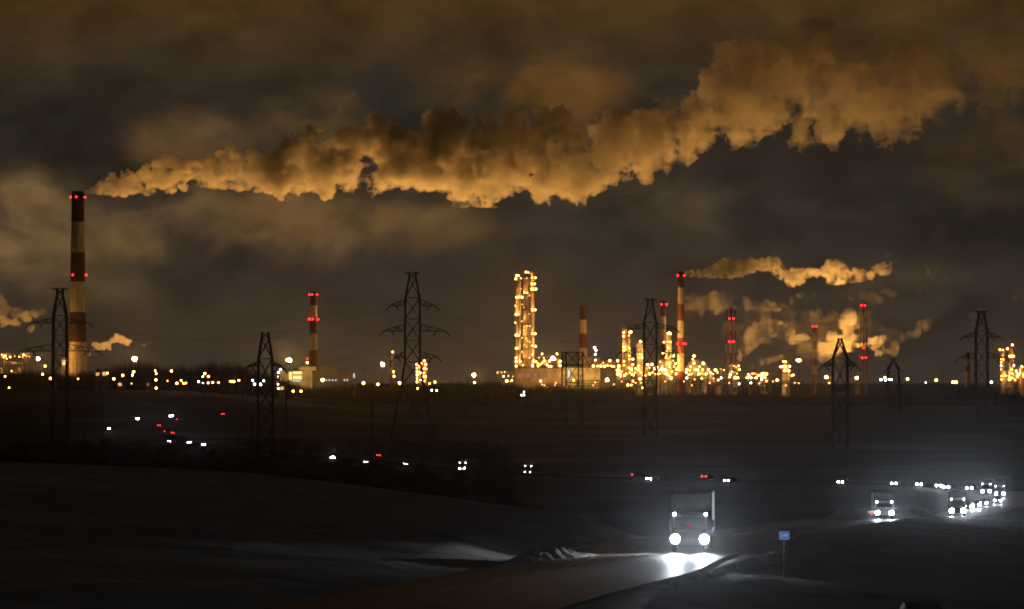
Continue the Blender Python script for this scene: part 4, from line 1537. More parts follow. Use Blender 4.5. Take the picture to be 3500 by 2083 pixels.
M['lit_red'] = emit('warm dim window', (1.0, 0.42, 0.16), 0.30)
M['lit_yellow'] = emit('bright window', (1.0, 0.68, 0.22), 1.5)
wn = [(*zz(3, a_, 0)[:1], zz(3, b2, 0)[0], zz(3, 0, 1112)[1], zz(3, 0, 1165)[1], 'lit_red') for a_, b2 in ((1395, 1456), (1468, 1530), (1545, 1595), (1618, 1700), (1735, 1800))]
building('industrial_hall', 'long tan hall with dim red windows at the foot of the tallest columns', zz(3, 1376, 0)[0], zz(3, 1842, 0)[0], zz(3, 0, 1068)[1], 3270, 20, 'tan_wall', wn)
building('industrial_hall', 'brightly lit white hall behind the lattice gantry', zz(3, 1842, 0)[0] + 0.8, zz(4, 298, 0)[0], zz(4, 0, 1062)[1], 3272, 18, 'cream_wall', [(zz(3, 1905, 0)[0], zz(3, 1925, 0)[0], zz(3, 0, 1065)[1], zz(3, 0, 1170)[1], 'lit_window_cool')])
building('industrial_hall', 'unlit olive block between the white hall and the process frames', zz(4, 303, 0)[0], zz(4, 462, 0)[0], zz(4, 0, 1068)[1], 3276, 18, 'dark_wall')
wn = [(zz(2, 855, 0)[0], zz(2, 885, 0)[0], zz(2, 0, 1105)[1], zz(2, 0, 1190)[1], 'lit_yellow'), (zz(2, 895, 0)[0], zz(2, 985, 0)[0], zz(2, 0, 1100)[1], zz(2, 0, 1128)[1], 'lit_yellow'),
      (zz(2, 895, 0)[0], zz(2, 985, 0)[0], zz(2, 0, 1142)[1], zz(2, 0, 1180)[1], 'lit_yellow'), (zz(2, 890, 0)[0], zz(2, 970, 0)[0], zz(2, 0, 1190)[1], zz(2, 0, 1203)[1], 'lit_window_cool')]
building('boiler_house', 'glowing yellow building with a raised block beneath the striped chimney', zz(2, 762, 0)[0], zz(2, 1088, 0)[0], zz(2, 0, 1095)[1], 3150, 22, 'cream_wall', wn, upper=(zz(2, 952, 0)[0], zz(2, 1130, 0)[0], zz(2, 0, 1050)[1]))
wn = [(zz(2, a_, 0)[0], zz(2, a_ + 14, 0)[0], zz(2, 0, 1180)[1], zz(2, 0, 1196)[1], 'lit_window_cool') for a_ in (1226, 1257, 1290, 1322, 1411, 1440)] + [(zz(2, 1508, 0)[0], zz(2, 1522, 0)[0], zz(2, 0, 1120)[1], zz(2, 0, 1165)[1], 'lit_window_cool')]
building('industrial_hall', 'long dark hall with small bluish windows right of the glowing yellow building', zz(2, 1092, 0)[0], zz(2, 1530, 0)[0], zz(2, 0, 1100)[1], 3155, 24, 'dark_wall', wn, upper=(zz(2, 1150, 0)[0], zz(2, 1330, 0)[0], zz(2, 0, 1040)[1]))
SHED = [(1, 632, 695, 985, 1030, 'bright yellow windowed block in the gap between leftmost pylon and tallest chimney', 'lit_yellow', 3180),
        (1, 975, 1010, 1112, 1142, 'small orange windowed shed just right of the tallest chimney', 'lit_window', 3000),
        (1, 1040, 1085, 1105, 1142, 'wider orange windowed shed second right of the tallest chimney', 'lit_window', 3010),
        (1, 1200, 1240, 1215, 1245, 'low orange shed among dark trees below the largest left floodlight', 'lit_window', 2850),
        (1, 528, 550, 1208, 1235, 'narrow dim shed below the leftmost pylon', 'lit_red', 2850),
        (1, 1488, 1515, 1215, 1245, 'dim brick red shed among trees right of the largest left floodlight', 'lit_red', 2850),
        (2, 765, 800, 1255, 1285, 'low dim orange hut in front of the glowing yellow building', 'lit_window', 2950)]
for k, xa, xb, y0, y1, lab, mt, D in SHED:
    if D < 3015:
        D = 2320 + (D - 2600) * 0.3
    building('shed', lab, zz(k, xa - 8, 0)[0], zz(k, xb + 8, 0)[0], zz(k, 0, y0 - 8)[1], D, 8, 'dark_wall', [(zz(k, xa, 0)[0], zz(k, xb, 0)[0], zz(k, 0, y0)[1], zz(k, 0, y1)[1], mt)], 'shed')


# ------------------------------------------------------------------ flood masts and lamp posts
def flood_mast(label, x, y, D, power=6.0e5, r=1.5, head='flood', color=(1.0, 0.47, 0.11), pair=None, aim=(0, -0.1, 1), cone=150, second=None):
    B = base_at(x, D)
    root = empty('floodlight_mast', B, label, 'floodlight', 'floodlight masts of the refinery')
    top = P(x, y, D) - B
    b = MB()
    for sx, sy in ((-1, -1), (1, -1), (1, 1), (-1, 1)):
        b.bar((sx * 0.9, sy * 0.9, 0), (sx * 0.35, sy * 0.35, top.z - 1.5), 0.12)
    n = int(top.z / 3)
    for i in range(n):
        z0, z1 = i * 3.0, min(top.z - 1.5, i * 3.0 + 3)
        w0, w1 = 0.9 - 0.55 * z0 / top.z, 0.9 - 0.55 * z1 / top.z
        sg = 1 if i % 2 else -1
        b.bar((sg * w0, -w0, z0), (-sg * w1, -w1, z1), 0.07)
        b.bar((sg * w0, w0, z0), (-sg * w1, w1, z1), 0.07)
    b.build('mast', M['steel'], root)
    MB().box(-1.6, 1.6, -0.5, 0.9, top.z - 1.9, top.z - 1.6).build('lamp_carrier', M['steel'], root)
    link_mesh('lamp', lamp_mesh(head), root, (0, -0.6, top.z), r)
    if pair:
        for dx, dz, rr in pair:
            link_mesh('lamp', lamp_mesh('amber'), root, (dx, -0.6, top.z + dz), rr)
    for power, aim, cone in [(power, aim, cone)] + ([second] if second else []):  # upward and second spots added to light the smoke and steam
        l = bpy.data.lights.new('floodlight_beam', 'SPOT')
        l.energy, l.color, l.shadow_soft_size = power, color, 0.8
        l.spot_size, l.spot_blend = R(cone), 0.5
        o = bpy.data.objects.new('floodlight_beam', l)
        C.objects.link(o)
        o.parent = root
        o.location = (0, -0.6, top.z + r + 1.2) if aim[2] > 0 else (0, -0.6, top.z - r - 2.2)
        o.rotation_euler = Vector(aim).to_track_quat('-Z', 'Y').to_euler()
    return root


UP, BK, FR = (0, -0.1, 1), (0, 0.8, 1), (0, 1, -0.12)
FLOODS = [
    ('dazzling floodlight mast above the trees right of the tallest chimney', 460, 1228, 3380, 1.9, 1.32e+06, None, UP, 150, (1.2e6, (-0.3, 0.9, 0.16), 70)),
    ('bright floodlight mast left of the leftmost pylon', 131, 1227, 3070, 1.1, 0.6e5, [(-0.8, -0.9, 0.7)], (0.8, 0.6, 0.45), 120, (3.0e6, (-0.25, 0.9, 0.5), 90)),
    ('bright floodlight mast left of the striped chimney over the glowing yellow building', 990, 1232, 3560, 1.6, 1.44e+06, [(-3.0, 0.1, 1.0)], UP, 140),
    ('floodlight mast beside the short red and white chimney', 1308, 1246, 3400, 1.4, 1.20e+06, None, UP, 140),
    ('lone yellow floodlight mast over the trees between third pylon and tallest columns', 1620, 1283, 3560, 1.4, 1.20e+06, None, UP, 140),
    ('starry floodlight mast left of the lattice gantry', 1890, 1226, 3560, 1.5, 1.44e+06, [(2.2, -0.8, 0.9)], UP, 140),
    ('yellow floodlight mast in front of the olive block', 2075, 1299, 3160, 1.1, 1.2e5, None, (-0.6, 1, 0.05), 120),
    ('starry double floodlight mast left of the small banded lattice stack', 2730, 1232, 3450, 1.2, 1.3e6, [(-1.9, 0, 0.9), (1.8, 0, 0.9), (0, 0.8, 0.7)], BK, 160),
    ('small floodlight mast in front of the long dark hall', 1103, 1299, 3050, 1.0, 3.0e4, None, (-0.5, 1, 0.1), 130),
    ('floodlight mast in front of the stepped cream column', 2262, 1262, 3225, 0.8, 4.0e5, None, (0.5, 0.8, 0.9), 130),
    ('orange floodlight mast left of the apex pylon', 2824, 1290, 3450, 1.0, 6.0e5, None, BK, 150),
    ('yellow floodlight mast right of the apex pylon', 2928, 1292, 3560, 1.0, 8.0e5, None, UP, 140),
]
for lab, x, y, D, r, pw, pair, aim, cone, *rest in FLOODS:
    flood_mast(lab, x, y, D, pw, r, pair=pair, aim=aim, cone=cone, second=rest[0] if rest else None)

POSTS = [  # zoom window, x, y, lamp, radius, range, label
    (1, 458, 1045, 'amber', .75, 2950, 'amber lamp post between left floodlight and leftmost pylon, upper of two'),
    (1, 432, 1128, 'amber', .75, 2800, 'amber lamp post between left floodlight and leftmost pylon, lower of two'),
    (1, 512, 1170, 'amber', .85, 2750, 'bright amber lamp post at the left foot of the leftmost pylon'),
    (1, 52, 1150, 'amber_s', .6, 2750, 'small lamp post near the left border among dark trees, upper of two'),
    (1, 92, 1265, 'amber_s', .6, 2600, 'small lamp post near the left border among dark trees, lower of two'),
    (1, 118, 1095, 'amber_dim', .6, 2900, 'dim lamp post under the far left pipework frame'),
    (1, 792, 1175, 'amber_s', .5, 2750, 'tiny orange lamp post below the tallest chimney'),
    (1, 1090, 1117, 'amber', .7, 2980, 'amber lamp post against the wider orange windowed shed'),
    (1, 1155, 1175, 'amber', .95, 2800, 'large amber lamp post left of the lamp under the largest left floodlight'),
    (1, 1247, 1140, 'amber', .95, 2850, 'large amber lamp post lower left of the largest left floodlight'),
    (1, 1357, 1103, 'amber', .85, 2900, 'pinkish lamp post straight under the largest left floodlight'),
    (1, 1343, 1137, 'white_lamp', .55, 2880, 'small greenish white lamp post under the largest left floodlight'),
    (1, 1335, 1222, 'amber_dim', .5, 2750, 'dim orange lamp post low under the largest left floodlight'),
    (1, 1575, 1092, 'amber_s', .6, 2900, 'topmost amber lamp post of the vertical row right of the largest left floodlight'),
    (1, 1585, 1122, 'white_lamp', .5, 2880, 'white lamp post in the vertical row right of the largest left floodlight'),
    (1, 1582, 1185, 'amber', .85, 2780, 'bright amber lamp post in the vertical row right of the largest left floodlight'),
    (1, 1585, 1268, 'amber', .75, 2650, 'lowest amber lamp post of the vertical row right of the largest left floodlight'),
    (1, 1700, 1195, 'amber_dim', .55, 2780, 'dim lamp post in the woods left of the paired amber lamps'),
    (1, 1740, 1095, 'amber', .8, 2900, 'high amber lamp post in the woods left of the dark pylon'),
    (1, 1795, 1220, 'amber', .85, 2750, 'bright amber lamp post left of the paired amber lamps in the woods'),
    (1, 1838, 1190, 'amber_s', .65, 2780, 'small amber lamp post above the paired amber lamps in the woods'),
    (1, 1865, 1218, 'amber', .8, 2750, 'left lamp post of the paired amber lamps in the woods'),
    (1, 1888, 1218, 'amber_s', .65, 2760, 'right lamp post of the paired amber lamps in the woods'),
    (1, 2015, 1203, 'white_lamp', .65, 2780, 'cool white lamp post right of the paired amber lamps in the woods'),
    (1, 2058, 1150, 'white_lamp', .55, 2850, 'upper cool white lamp post left of the amber lamp row'),
    (1, 2058, 1218, 'white_lamp', .5, 2760, 'lower faint white lamp post left of the amber lamp row'),
    (2, 0, 1120, 'amber', .8, 2850, 'amber lamp post highest at the left end of the lamp row before the dark pylon'),
    (2, 38, 1150, 'amber', .8, 2830, 'amber lamp post second at the left end of the lamp row before the dark pylon'),
    (2, 34, 1215, 'amber_s', .7, 2760, 'lower pale lamp post at the left end of the lamp row before the dark pylon'),
    (2, 80, 1212, 'amber', .6, 2760, 'amber lamp post in the low row left of the dark pylon, second along'),
    (2, 140, 1212, 'amber_s', .6, 2760, 'small amber lamp post in the low row left of the dark pylon, third along'),
    (2, 258, 1200, 'amber_s', .65, 2780, 'left lamp post of the tight amber trio left of the dark pylon'),
    (2, 275, 1203, 'amber', .65, 2785, 'middle lamp post of the tight amber trio left of the dark pylon'),
    (2, 295, 1202, 'amber', .75, 2780, 'right lamp post of the tight amber trio left of the dark pylon'),
    (2, 345, 1190, 'amber', .65, 2790, 'amber lamp post right of the tight amber trio'),
    (2, 487, 1190, 'white_lamp', .5, 2820, 'upper white lamp post left of the dark pylon legs'),
    (2, 505, 1228, 'white_lamp', .65, 2780, 'lower white lamp post left of the dark pylon legs'),
    (2, 565, 1230, 'white_lamp', .85, 2780, 'brightest white lamp post seen through the dark pylon legs'),
    (2, 598, 1195, 'white_lamp', .6, 2820, 'upper white lamp post seen through the dark pylon legs'),
    (2, 770, 1082, 'white_lamp', .6, 3050, 'topmost pale lamp post at the left corner of the glowing yellow building'),
    (2, 748, 1110, 'white_lamp', .7, 3050, 'second pale lamp post at the left corner of the glowing yellow building'),
    (2, 749, 1153, 'white_lamp', .7, 3040, 'third pale lamp post at the left corner of the glowing yellow building'),
    (2, 722, 1193, 'amber', .9, 3020, 'large amber lamp post left of the glowing yellow building'),
    (2, 747, 1197, 'amber', .75, 3020, 'amber lamp post touching the glowing yellow building at lower left'),
    (2, 745, 1232, 'white_lamp', .5, 3000, 'faint pale lamp post under the left corner of the glowing yellow building'),
    (2, 745, 1272, 'white_lamp', .65, 2950, 'pale lamp post beside the low dim orange hut'),
    (2, 1040, 1010, 'amber', .85, 3120, 'lamp post standing over the raised block of the glowing yellow building'),
    (2, 1040, 970, 'red_lamp', .6, 3122, 'single red lamp post over the raised block of the glowing yellow building'),
    (2, 896, 1300, 'amber', .75, 2850, 'left of two amber lamp posts below the glowing yellow building'),
    (2, 977, 1300, 'amber', .75, 2850, 'right of two amber lamp posts below the glowing yellow building'),
    (2, 1610, 1217, 'amber', 1.05, 3000, 'yellow lamp post right of the long dark hall'),
    (2, 1757, 1230, 'amber', .95, 2980, 'yellow lamp post below the floodlight by the short red chimney'),
    (2, 1908, 902, 'amber', .75, 3230, 'lamp post beside the top of the short red and white chimney'),
    (2, 1916, 1103, 'amber', .8, 3230, 'upper lamp post at the foot of the short red and white chimney'),
    (2, 1920, 1149, 'amber', .8, 3225, 'lower lamp post at the foot of the short red and white chimney'),
    (2, 1978, 1217, 'amber', 1.15, 3000, 'glowing yellow lamp post at the left leg of the third pylon'),
    (3, 378, 1272, 'amber_s', .65, 2900, 'small lamp post under the two short columns behind the third pylon'),
    (3, 522, 1290, 'white_lamp', .6, 2880, 'left of two white lamp posts right of the third pylon foot'),
    (3, 572, 1293, 'white_lamp', .55, 2880, 'right of two white lamp posts right of the third pylon foot'),
    (3, 555, 1207, 'amber', .85, 3050, 'amber lamp post right of the two short columns behind the third pylon'),
    (3, 500, 1222, 'amber_s', .7, 3050, 'small amber lamp post at the foot of the two short columns'),
    (3, 955, 1213, 'amber', .7, 2980, 'lamp post straight below the lone yellow floodlight'),
    (3, 1432, 1340, 'white_lamp', .42, 2700, 'left white speck lamp post in the dark below the tan hall'),
    (3, 1458, 1338, 'white_lamp', .42, 2702, 'right white speck lamp post in the dark below the tan hall'),
    (3, 1459, 1308, 'white_lamp', .38, 2750, 'upper white speck lamp post in the dark below the tan hall'),
    (3, 1627, 1197, 'amber', .8, 3230, 'lamp post against the tan hall wall near its dark pole'),
    (4, 30, 1190, 'amber', .85, 3235, 'lamp post at the left foot of the white hall seen through the gantry'),
    (4, 245, 858, 'white_lamp', .8, 3350, 'topmost bluish lamp post over the dim domed tank'),
    (4, 258, 885, 'white_lamp', .8, 3352, 'second bluish lamp post over the dim domed tank'),
    (4, 251, 925, 'white_lamp', .8, 3354, 'third bluish lamp post over the dim domed tank'),
    (4, 251, 985, 'white_lamp', .75, 3356, 'lowest bluish lamp post over the dim domed tank'),
    (5, 137, 1130, 'white_lamp', .65, 3200, 'upper pale lamp post in front of the lattice framed stack'),
    (5, 187, 1162, 'amber', .75, 3190, 'left of two amber lamp posts right of the lattice framed stack foot'),
    (5, 212, 1162, 'amber', .75, 3192, 'right of two amber lamp posts right of the lattice framed stack foot'),
    (5, 42, 1167, 'white_lamp', .5, 3190, 'faint white lamp post left of the lattice framed stack'),
    (5, 1140, 1215, 'amber_dim', .7, 3100, 'dim amber lamp post at the left leg of the apex pylon'),
    (6, 330, 1182, 'white_lamp', .8, 3100, 'leftmost white lamp post of the row by the small far pylon'),
    (6, 370, 1162, 'amber', 1.0, 3120, 'yellow lamp post over the white row by the small far pylon'),
    (6, 377, 1185, 'white_lamp', .9, 3100, 'brightest white lamp post under the yellow one by the small far pylon'),
    (6, 412, 1180, 'white_lamp', .8, 3100, 'white lamp post just left of the small far pylon'),
    (6, 440, 1183, 'white_lamp', .65, 3100, 'white lamp post seen through the small far pylon'),
    (6, 600, 1176, 'amber', 1.05, 3120, 'lone amber lamp post right of the small far pylon'),
    (6, 890, 1188, 'amber', 1.05, 3110, 'lone orange lamp post midway between the far pylon and the rightmost pylon'),
    (6, 1450, 1208, 'white_lamp', .8, 2900, 'blue white lamp post right of the rightmost pylon'),
    (6, 1060, 1208, 'amber', .95, 3000, 'left yellow lamp post of the low pair before the rightmost pylon'),
    (6, 1090, 1208, 'amber', 1.1, 3000, 'right yellow lamp post of the low pair before the rightmost pylon'),
    (6, 785, 1213, 'white_lamp', .35, 3000, 'tiny white lamp post between the two lone orange lamps'),
]
LIT = {'large amber lamp post left of the glowing yellow building': 2e5, 'amber lamp post touching the glowing yellow building at lower left': 1.2e5,
       'lamp post against the tan hall wall near its dark pole': 5e3, 'lamp post at the left foot of the white hall seen through the gantry': 6e4}
for k, x, y, kd, r, D, lab in POSTS:
    px, py = zz(k, x, y)
    if D < 3010:                                  # these stand before the woods
        D = 2310 + (D - 2600) * 0.3
        r *= 0.85
    B = base_at(px, D)
    root = empty('lamp_post', B, lab, 'lamp post', 'lamp posts round the refinery')
    t = P(px, py, D) - B
    hz = max(2.0, t.z)
    b = MB()
    b.bar((0, 0.5, 0), (0, 0.5, hz + 0.9), 0.16, 6, 0.09)
    b.bar((0, 0.5, hz + 0.9), (0, -0.1, hz + r + 0.15), 0.07, 6)
    b.build('pole', M['steel'], root)
    link_mesh('lamp', lamp_mesh(kd), root, (0, 0, t.z), r)
    if lab in LIT:
        l = bpy.data.lights.new('lamp_glow', 'POINT')
        l.energy, l.color, l.shadow_soft_size = LIT[lab], (1.0, 0.55, 0.16), 0.3
        o = bpy.data.objects.new('lamp_glow', l)
        C.objects.link(o)
        o.parent = root
        o.location = (0, 0, t.z + r + 1.3)
# ------------------------------------------------------------------ pylons and power lines
TIPS = {}


def pylon(key, label, xc, D, prof, arms, bar=None, ybase=None, leg=0.36, brace=0.17):
    """prof: [(photo height, half width)] downwards; arms: [(height, left tip, right tip, rise)]"""
    s = D / F
    B = base_at(xc, D)
    root = empty('pylon', B, label, 'pylon', 'lattice power pylons across the valley')
    pts = [(zy(y, D) - B.z, w * s) for y, w in prof]
    pts.append((-0.3, pts[-1][1] * (1.0 if ybase is None else ybase)))
    f = MB()
    Q = [(-1, -1), (1, -1), (1, 1), (-1, 1)]
    for (za, wa), (zb, wb) in zip(pts[:-1], pts[1:]):
        n = max(1, int(round((za - zb) / (2.0 * (wa + wb)) * 1.25)))
        for i in range(n):
            z0, z1 = za + (zb - za) * i / n, za + (zb - za) * (i + 1) / n
            w0, w1 = wa + (wb - wa) * i / n, wa + (wb - wa) * (i + 1) / n
            for j in range(4):
                p, q = Q[j], Q[(j + 1) % 4]
                f.bar((p[0] * w0, p[1] * w0, z0), (p[0] * w1, p[1] * w1, z1), leg)
                f.bar((p[0] * w0, p[1] * w0, z0), (q[0] * w1, q[1] * w1, z1), brace)
                f.bar((q[0] * w0, q[1] * w0, z0), (p[0] * w1, p[1] * w1, z1), brace)
                f.bar((p[0] * w1, p[1] * w1, z1), (q[0] * w1, q[1] * w1, z1), brace)
    f.build('tower_body', M['darksteel'], root)
    hw = lambda z: np.interp(z, [p[0] for p in pts][::-1], [p[1] for p in pts][::-1])
    if bar:
        b = MB()
        z = pts[0][0]
        l, r_ = (bar[0] - xc) * s, (bar[1] - xc) * s
        w = pts[0][1]
        for y in (-w, w):
            b.bar((l, 0, z + 0.1), (0, y, z + 0.1), 0.2)
            b.bar((r_, 0, z + 0.1), (0, y, z + 0.1), 0.2)
            b.bar((l, 0, z), (-w, y, z - (r_ - l) * 0.13), 0.15)
            b.bar((r_, 0, z), (w, y, z - (r_ - l) * 0.13), 0.15)
        b.bar((l, 0, z + 0.1), (r_, 0, z + 0.1), 0.3)
        b.build('earth_wire_bar', M['darksteel'], root)
    tips = []
    for y, xl, xr, rise in arms:
        z = zy(y, D) - B.z
        w = hw(z)
        for xt in (xl, xr):
            if xt is None: continue
            a = MB()
            t = (xt - xc) * s
            sg = 1 if t > 0 else -1
            n = 5
            bz, tp = [], []
            for i in range(n + 1):
                k = i / n
                xx = sg * w + (t - sg * w) * k
                yy_ = w * (1 - k)
                bz.append((xx, yy_, z - 0.2 * k))
                tp.append((xx, yy_ * 0.8, z + rise * s * (1 - k) ** 0.8 + 0.05))
            for i in range(n):
                for m in (1, -1):
                    A = lambda p: (p[0], p[1] * m, p[2])
                    a.bar(A(bz[i]), A(bz[i + 1]), 0.2)
                    a.bar(A(tp[i]), A(tp[i + 1]), 0.16)
                    a.bar(A(bz[i]), A(tp[i + 1]) if i % 2 else A(tp[i]), 0.1)
                    a.bar(A(tp[i]), A(bz[i + 1]), 0.1)
            a.build('crossarm', M['darksteel'], root)
            for k, ang in ((1.0, 1), (0.62, -1)):
                ins = MB()
                x0 = sg * w + (t - sg * w) * k
                e = (x0 + sg * 1.9 * (1 if k == 1.0 else -0.7), -0.6, z - 2.1)
                for i in range(6):
                    u, v = i / 6, (i + 0.72) / 6
                    ins.bar([x0 + (e[0] - x0) * u, -0.6 * u, z - 0.2 + (e[2] - z) * u], [x0 + (e[0] - x0) * v, -0.6 * v, z - 0.2 + (e[2] - z) * v], 0.26, 8)
                ins.build('insulator', M['darksteel'], root)
                tips.append(Vector((e[0], e[1], e[2] - 0.2)) + B)
    TIPS[key] = tips
    return root


pylon('a', 'leftmost pylon standing against the tallest chimney', 205, 1550, [(987, 9.5), (1010, 10), (1078, 22), (1350, 25)],
      [(1104, 104, 305, 16), (1200, 70, 337, 24)], bar=(177, 233))
pylon('b', 'dark armless looking pylon left of the glowing yellow building', 907, 1000, [(1136, 10), (1160, 13), (1225, 23), (1320, 25)],
      [(1251, 848, 963, 14)], bar=None, leg=0.28, brace=0.13)
pylon('c', 'large three armed pylon in front of two short lit columns', 1410, 1500, [(933.5, 10.5), (950, 11.5), (1018, 24.5), (1237, 26), (1318, 38)],
      [(1045, 1332, 1488, 20), (1132, 1310, 1524, 22), (1223, 1348, 1498, 20)], bar=(1384, 1434), ybase=2.0)
pylon('d', 'tall two armed pylon in front of the brightest block of the refinery', 2222.5, 1650, [(1023, 8.5), (1040, 9), (1102, 21), (1330, 22)],
      [(1123, 2132, 2310, 18), (1205, 2118, 2319, 20)], bar=(2201, 2244))
pylon('e', 'apex pylon with splayed low arms before the broad steam cloud', 2871.5, 1400, [(1157, 5), (1165, 6), (1226, 24.5), (1338, 25)],
      [(1251, 2810, 2929, 25)], bar=None)
pylon('f', 'rightmost two armed pylon beside the lit columns at the right edge', 3355, 1900, [(1064, 9.5), (1078, 10), (1132, 19.5), (1310, 20)],
      [(1153, 3292, 3419, 18), (1225, 3273, 3441, 20)], bar=(3332, 3377))
pylon('g', 'small far pylon among white lamps right of the lattice mast', 3053.5, 2200, [(1224, 4.5), (1232, 5), (1270, 18), (1330, 22)],
      [(1262, 3030, 3077, 12)], bar=None)


def gantry(label, xs, D, yt, ym, xtop):
    s = D / F
    xc = sum(xs) / 4
    B = base_at(xc, D)
    h, hm = zy(yt, D) - B.z, zy(ym, D) - B.z
    root = empty('gantry_tower', B, label, 'pylon')
    L, I1, I2, Rr = [(x - xc) * s for x in xs]
    b = MB()
    dy = 5.0
    for y in (0, dy):
        for x in (L, I1, I2, Rr):
            b.bar((x, y, -0.3), (x, y, h), 0.42)
        for z in (h, hm, hm - 9, hm - 18):
            b.bar((L, y, z), (Rr, y, z), 0.36)
        for x0, x1 in ((L, I1), (I2, Rr)):
            n = 8
            for i in range(n):
                z0, z1 = h * i / n, h * (i + 1) / n
                b.bar((x0, y, z0), (x1, y, z1), 0.13)
                b.bar((x1, y, z0), (x0, y, z1), 0.13)
        for z0, z1 in ((hm, h), (hm - 9, hm), (hm - 18, hm - 9)):
            b.bar((I1, y, z0), (I2, y, z1), 0.24)
            b.bar((I2, y, z0), (I1, y, z1), 0.24)
    for x in (L, I1, I2, Rr):
        for z in (h, hm, hm - 9):
            b.bar((x, 0, z), (x, dy, z), 0.2)
    b.build('tower_body', M['darksteel'], root)
    for sg, x0 in ((1, Rr),):
        a = MB()
        for y in (0, dy):
            a.bar((x0, y, h), (x0 + (xtop - xs[3]) * s, dy / 2, hm), 0.22)
            a.bar((x0, y, hm), (x0 + (xtop - xs[3]) * s, dy / 2, hm - 0.2), 0.22)
        a.build('crossarm', M['darksteel'], root)
    return root


gantry('boxy dark lattice gantry in front of the white hall', (1921, 1935, 1977, 1992), 1700, 1205, 1247, 2012)

n_line = 0


def power_line(a, b, sag, label):
    pts = []
    for i in range(25):
        t = i / 24
        p = a.lerp(b, t)
        p.z -= sag * 4 * t * (1 - t)
        pts.append(p)
    m = MB()
    for p, q in zip(pts[:-1], pts[1:]):
        m.bar(p, q, 0.045, 4)
    o = m.build('power_line', M['darksteel'])
    tag(o, label, 'power line', 'power lines between the pylons')


OFF = {'left': Vector((-420, 1500, 40)), 'right': Vector((480, 2100, 46))}
names = {'a': 'leftmost pylon', 'c': 'large three armed pylon', 'd': 'tall two armed pylon', 'f': 'rightmost pylon'}
for k0, k1 in (('a', 'c'), ('c', 'd'), ('d', 'f')):
    A, B_ = TIPS[k0], TIPS[k1]
    for i in range(0, min(len(A), len(B_)), 2):
        side = 'left' if (i // 2) % 2 == 0 else 'right'
        lev = ['upper', 'lower', 'lowest'][i // 4]
        power_line(A[i], B_[i], 9.0, 'sagging cable from %s to %s, %s %s arm' % (names[k0], names[k1], lev, side))
for i in range(0, len(TIPS['a']), 2):
    power_line(TIPS['a'][i], TIPS['a'][i] + Vector((-260, -60, -2)), 8.0, 'dark cable leaving the leftmost pylon for the left border, %s %s arm' % (['upper', 'lower'][i // 4], 'left' if (i // 2) % 2 == 0 else 'right'))
for i in range(0, len(TIPS['f']), 2):
    power_line(TIPS['f'][i], TIPS['f'][i] + Vector((260, 200, 2)), 8.0, 'dark cable leaving the rightmost pylon for the right border, %s %s arm' % (['upper', 'lower'][i // 4], 'left' if (i // 2) % 2 == 0 else 'right'))

POLES = [(978, 1330, 900, 'lone dark utility pole standing in the valley right of the armless looking pylon'),
         (1273, 1350, 950, 'dark utility pole in the valley below the short red chimney'),
         (350, 1400, 1150, 'short dark utility pole beside the country road at the left'),
         (285, 1395, 1200, 'dark utility pole left of the country road lights'),
         (865, 1415, 1000, 'slim utility pole in the valley left of the armless looking pylon legs'),
         (1597, 1287, 1900, 'thin pole rising from the trees left of the lone yellow floodlight'),
         (1243, 1258, 2700, 'thin pole over the trees right of the long dark hall'),
         (2578, 1235, 2900, 'thin lattice pole left of the low white lit yard'),
         (3224, 1268, 2800, 'thin pole right of the lone orange lamp')]
for x, y, D, lab in POLES:
    B = base_at(x, D)
    h = zy(y, D) - B.z
    root = empty('utility_pole', B, lab, 'utility pole', 'utility poles in the valley')
    MB().bar((0, 0, -0.3), (0, 0, h), 0.24, 8, 0.14).build('pole', M['bark'], root)
    c = MB()
    c.box(-1.3, 1.3, 0.16, 0.32, h - 0.9, h - 0.7)
    for q in (-1.1, 0, 1.1):
        c.bar((q, 0.24, h - 0.7), (q, 0.24, h - 0.35), 0.07, 6)
    c.build('crossarm', M['bark'], root)

# ------------------------------------------------------------------ bare trees and scrub
def twig_mesh(seed, h, spread=0.36, lean=0.0, twigs=5):
    rg = random.Random(seed)
    tr, cr = MB(), MB()
    pts = [Vector((0, 0, -0.3))]
    for i in range(1, 6):
        pts.append(Vector((rg.uniform(-.04, .04) * h + lean * h * i / 5, rg.uniform(-.04, .04) * h, h * 0.95 * i / 5)))
    for i in range(5):
        r0, r1 = 0.022 * h * (1 - i / 5.2), 0.022 * h * (1 - (i + 1) / 5.2)
        tr.bar(pts[i], pts[i + 1], r0, 5, r1)
    for i in range(26):
        t = rg.uniform(0.22, 0.98)
        k = min(4, int(t * 5))
        p = pts[k].lerp(pts[k + 1], t * 5 - k)
        a = rg.uniform(0, 2 * math.pi)
        L = h * spread * (1.15 - t) * rg.uniform(0.6, 1.15) + 0.05 * h
        e = p + Vector((math.cos(a) * L, math.sin(a) * L, L * rg.uniform(0.5, 1.3)))
        cr.bar(p, e, 0.006 * h, 3, 0.003 * h)
        for j in range(twigs):
            q = p.lerp(e, rg.uniform(0.3, 1.0))
            a2 = a + rg.uniform(-1.3, 1.3)
            l2 = L * rg.uniform(0.25, 0.55)
            e2 = q + Vector((math.cos(a2) * l2, math.sin(a2) * l2, l2 * rg.uniform(0.4, 1.5)))
            cr.bar(q, e2, 0.0045 * h, 3, 0.002 * h)
    return tr, cr


TREES = []
for sd in range(5):
    tr, cr = twig_mesh(sd, 10.0, 0.30 + 0.03 * sd)
    TREES.append((tr.mesh('trunk', M['bark']), cr.mesh('crown', M['bark'])))


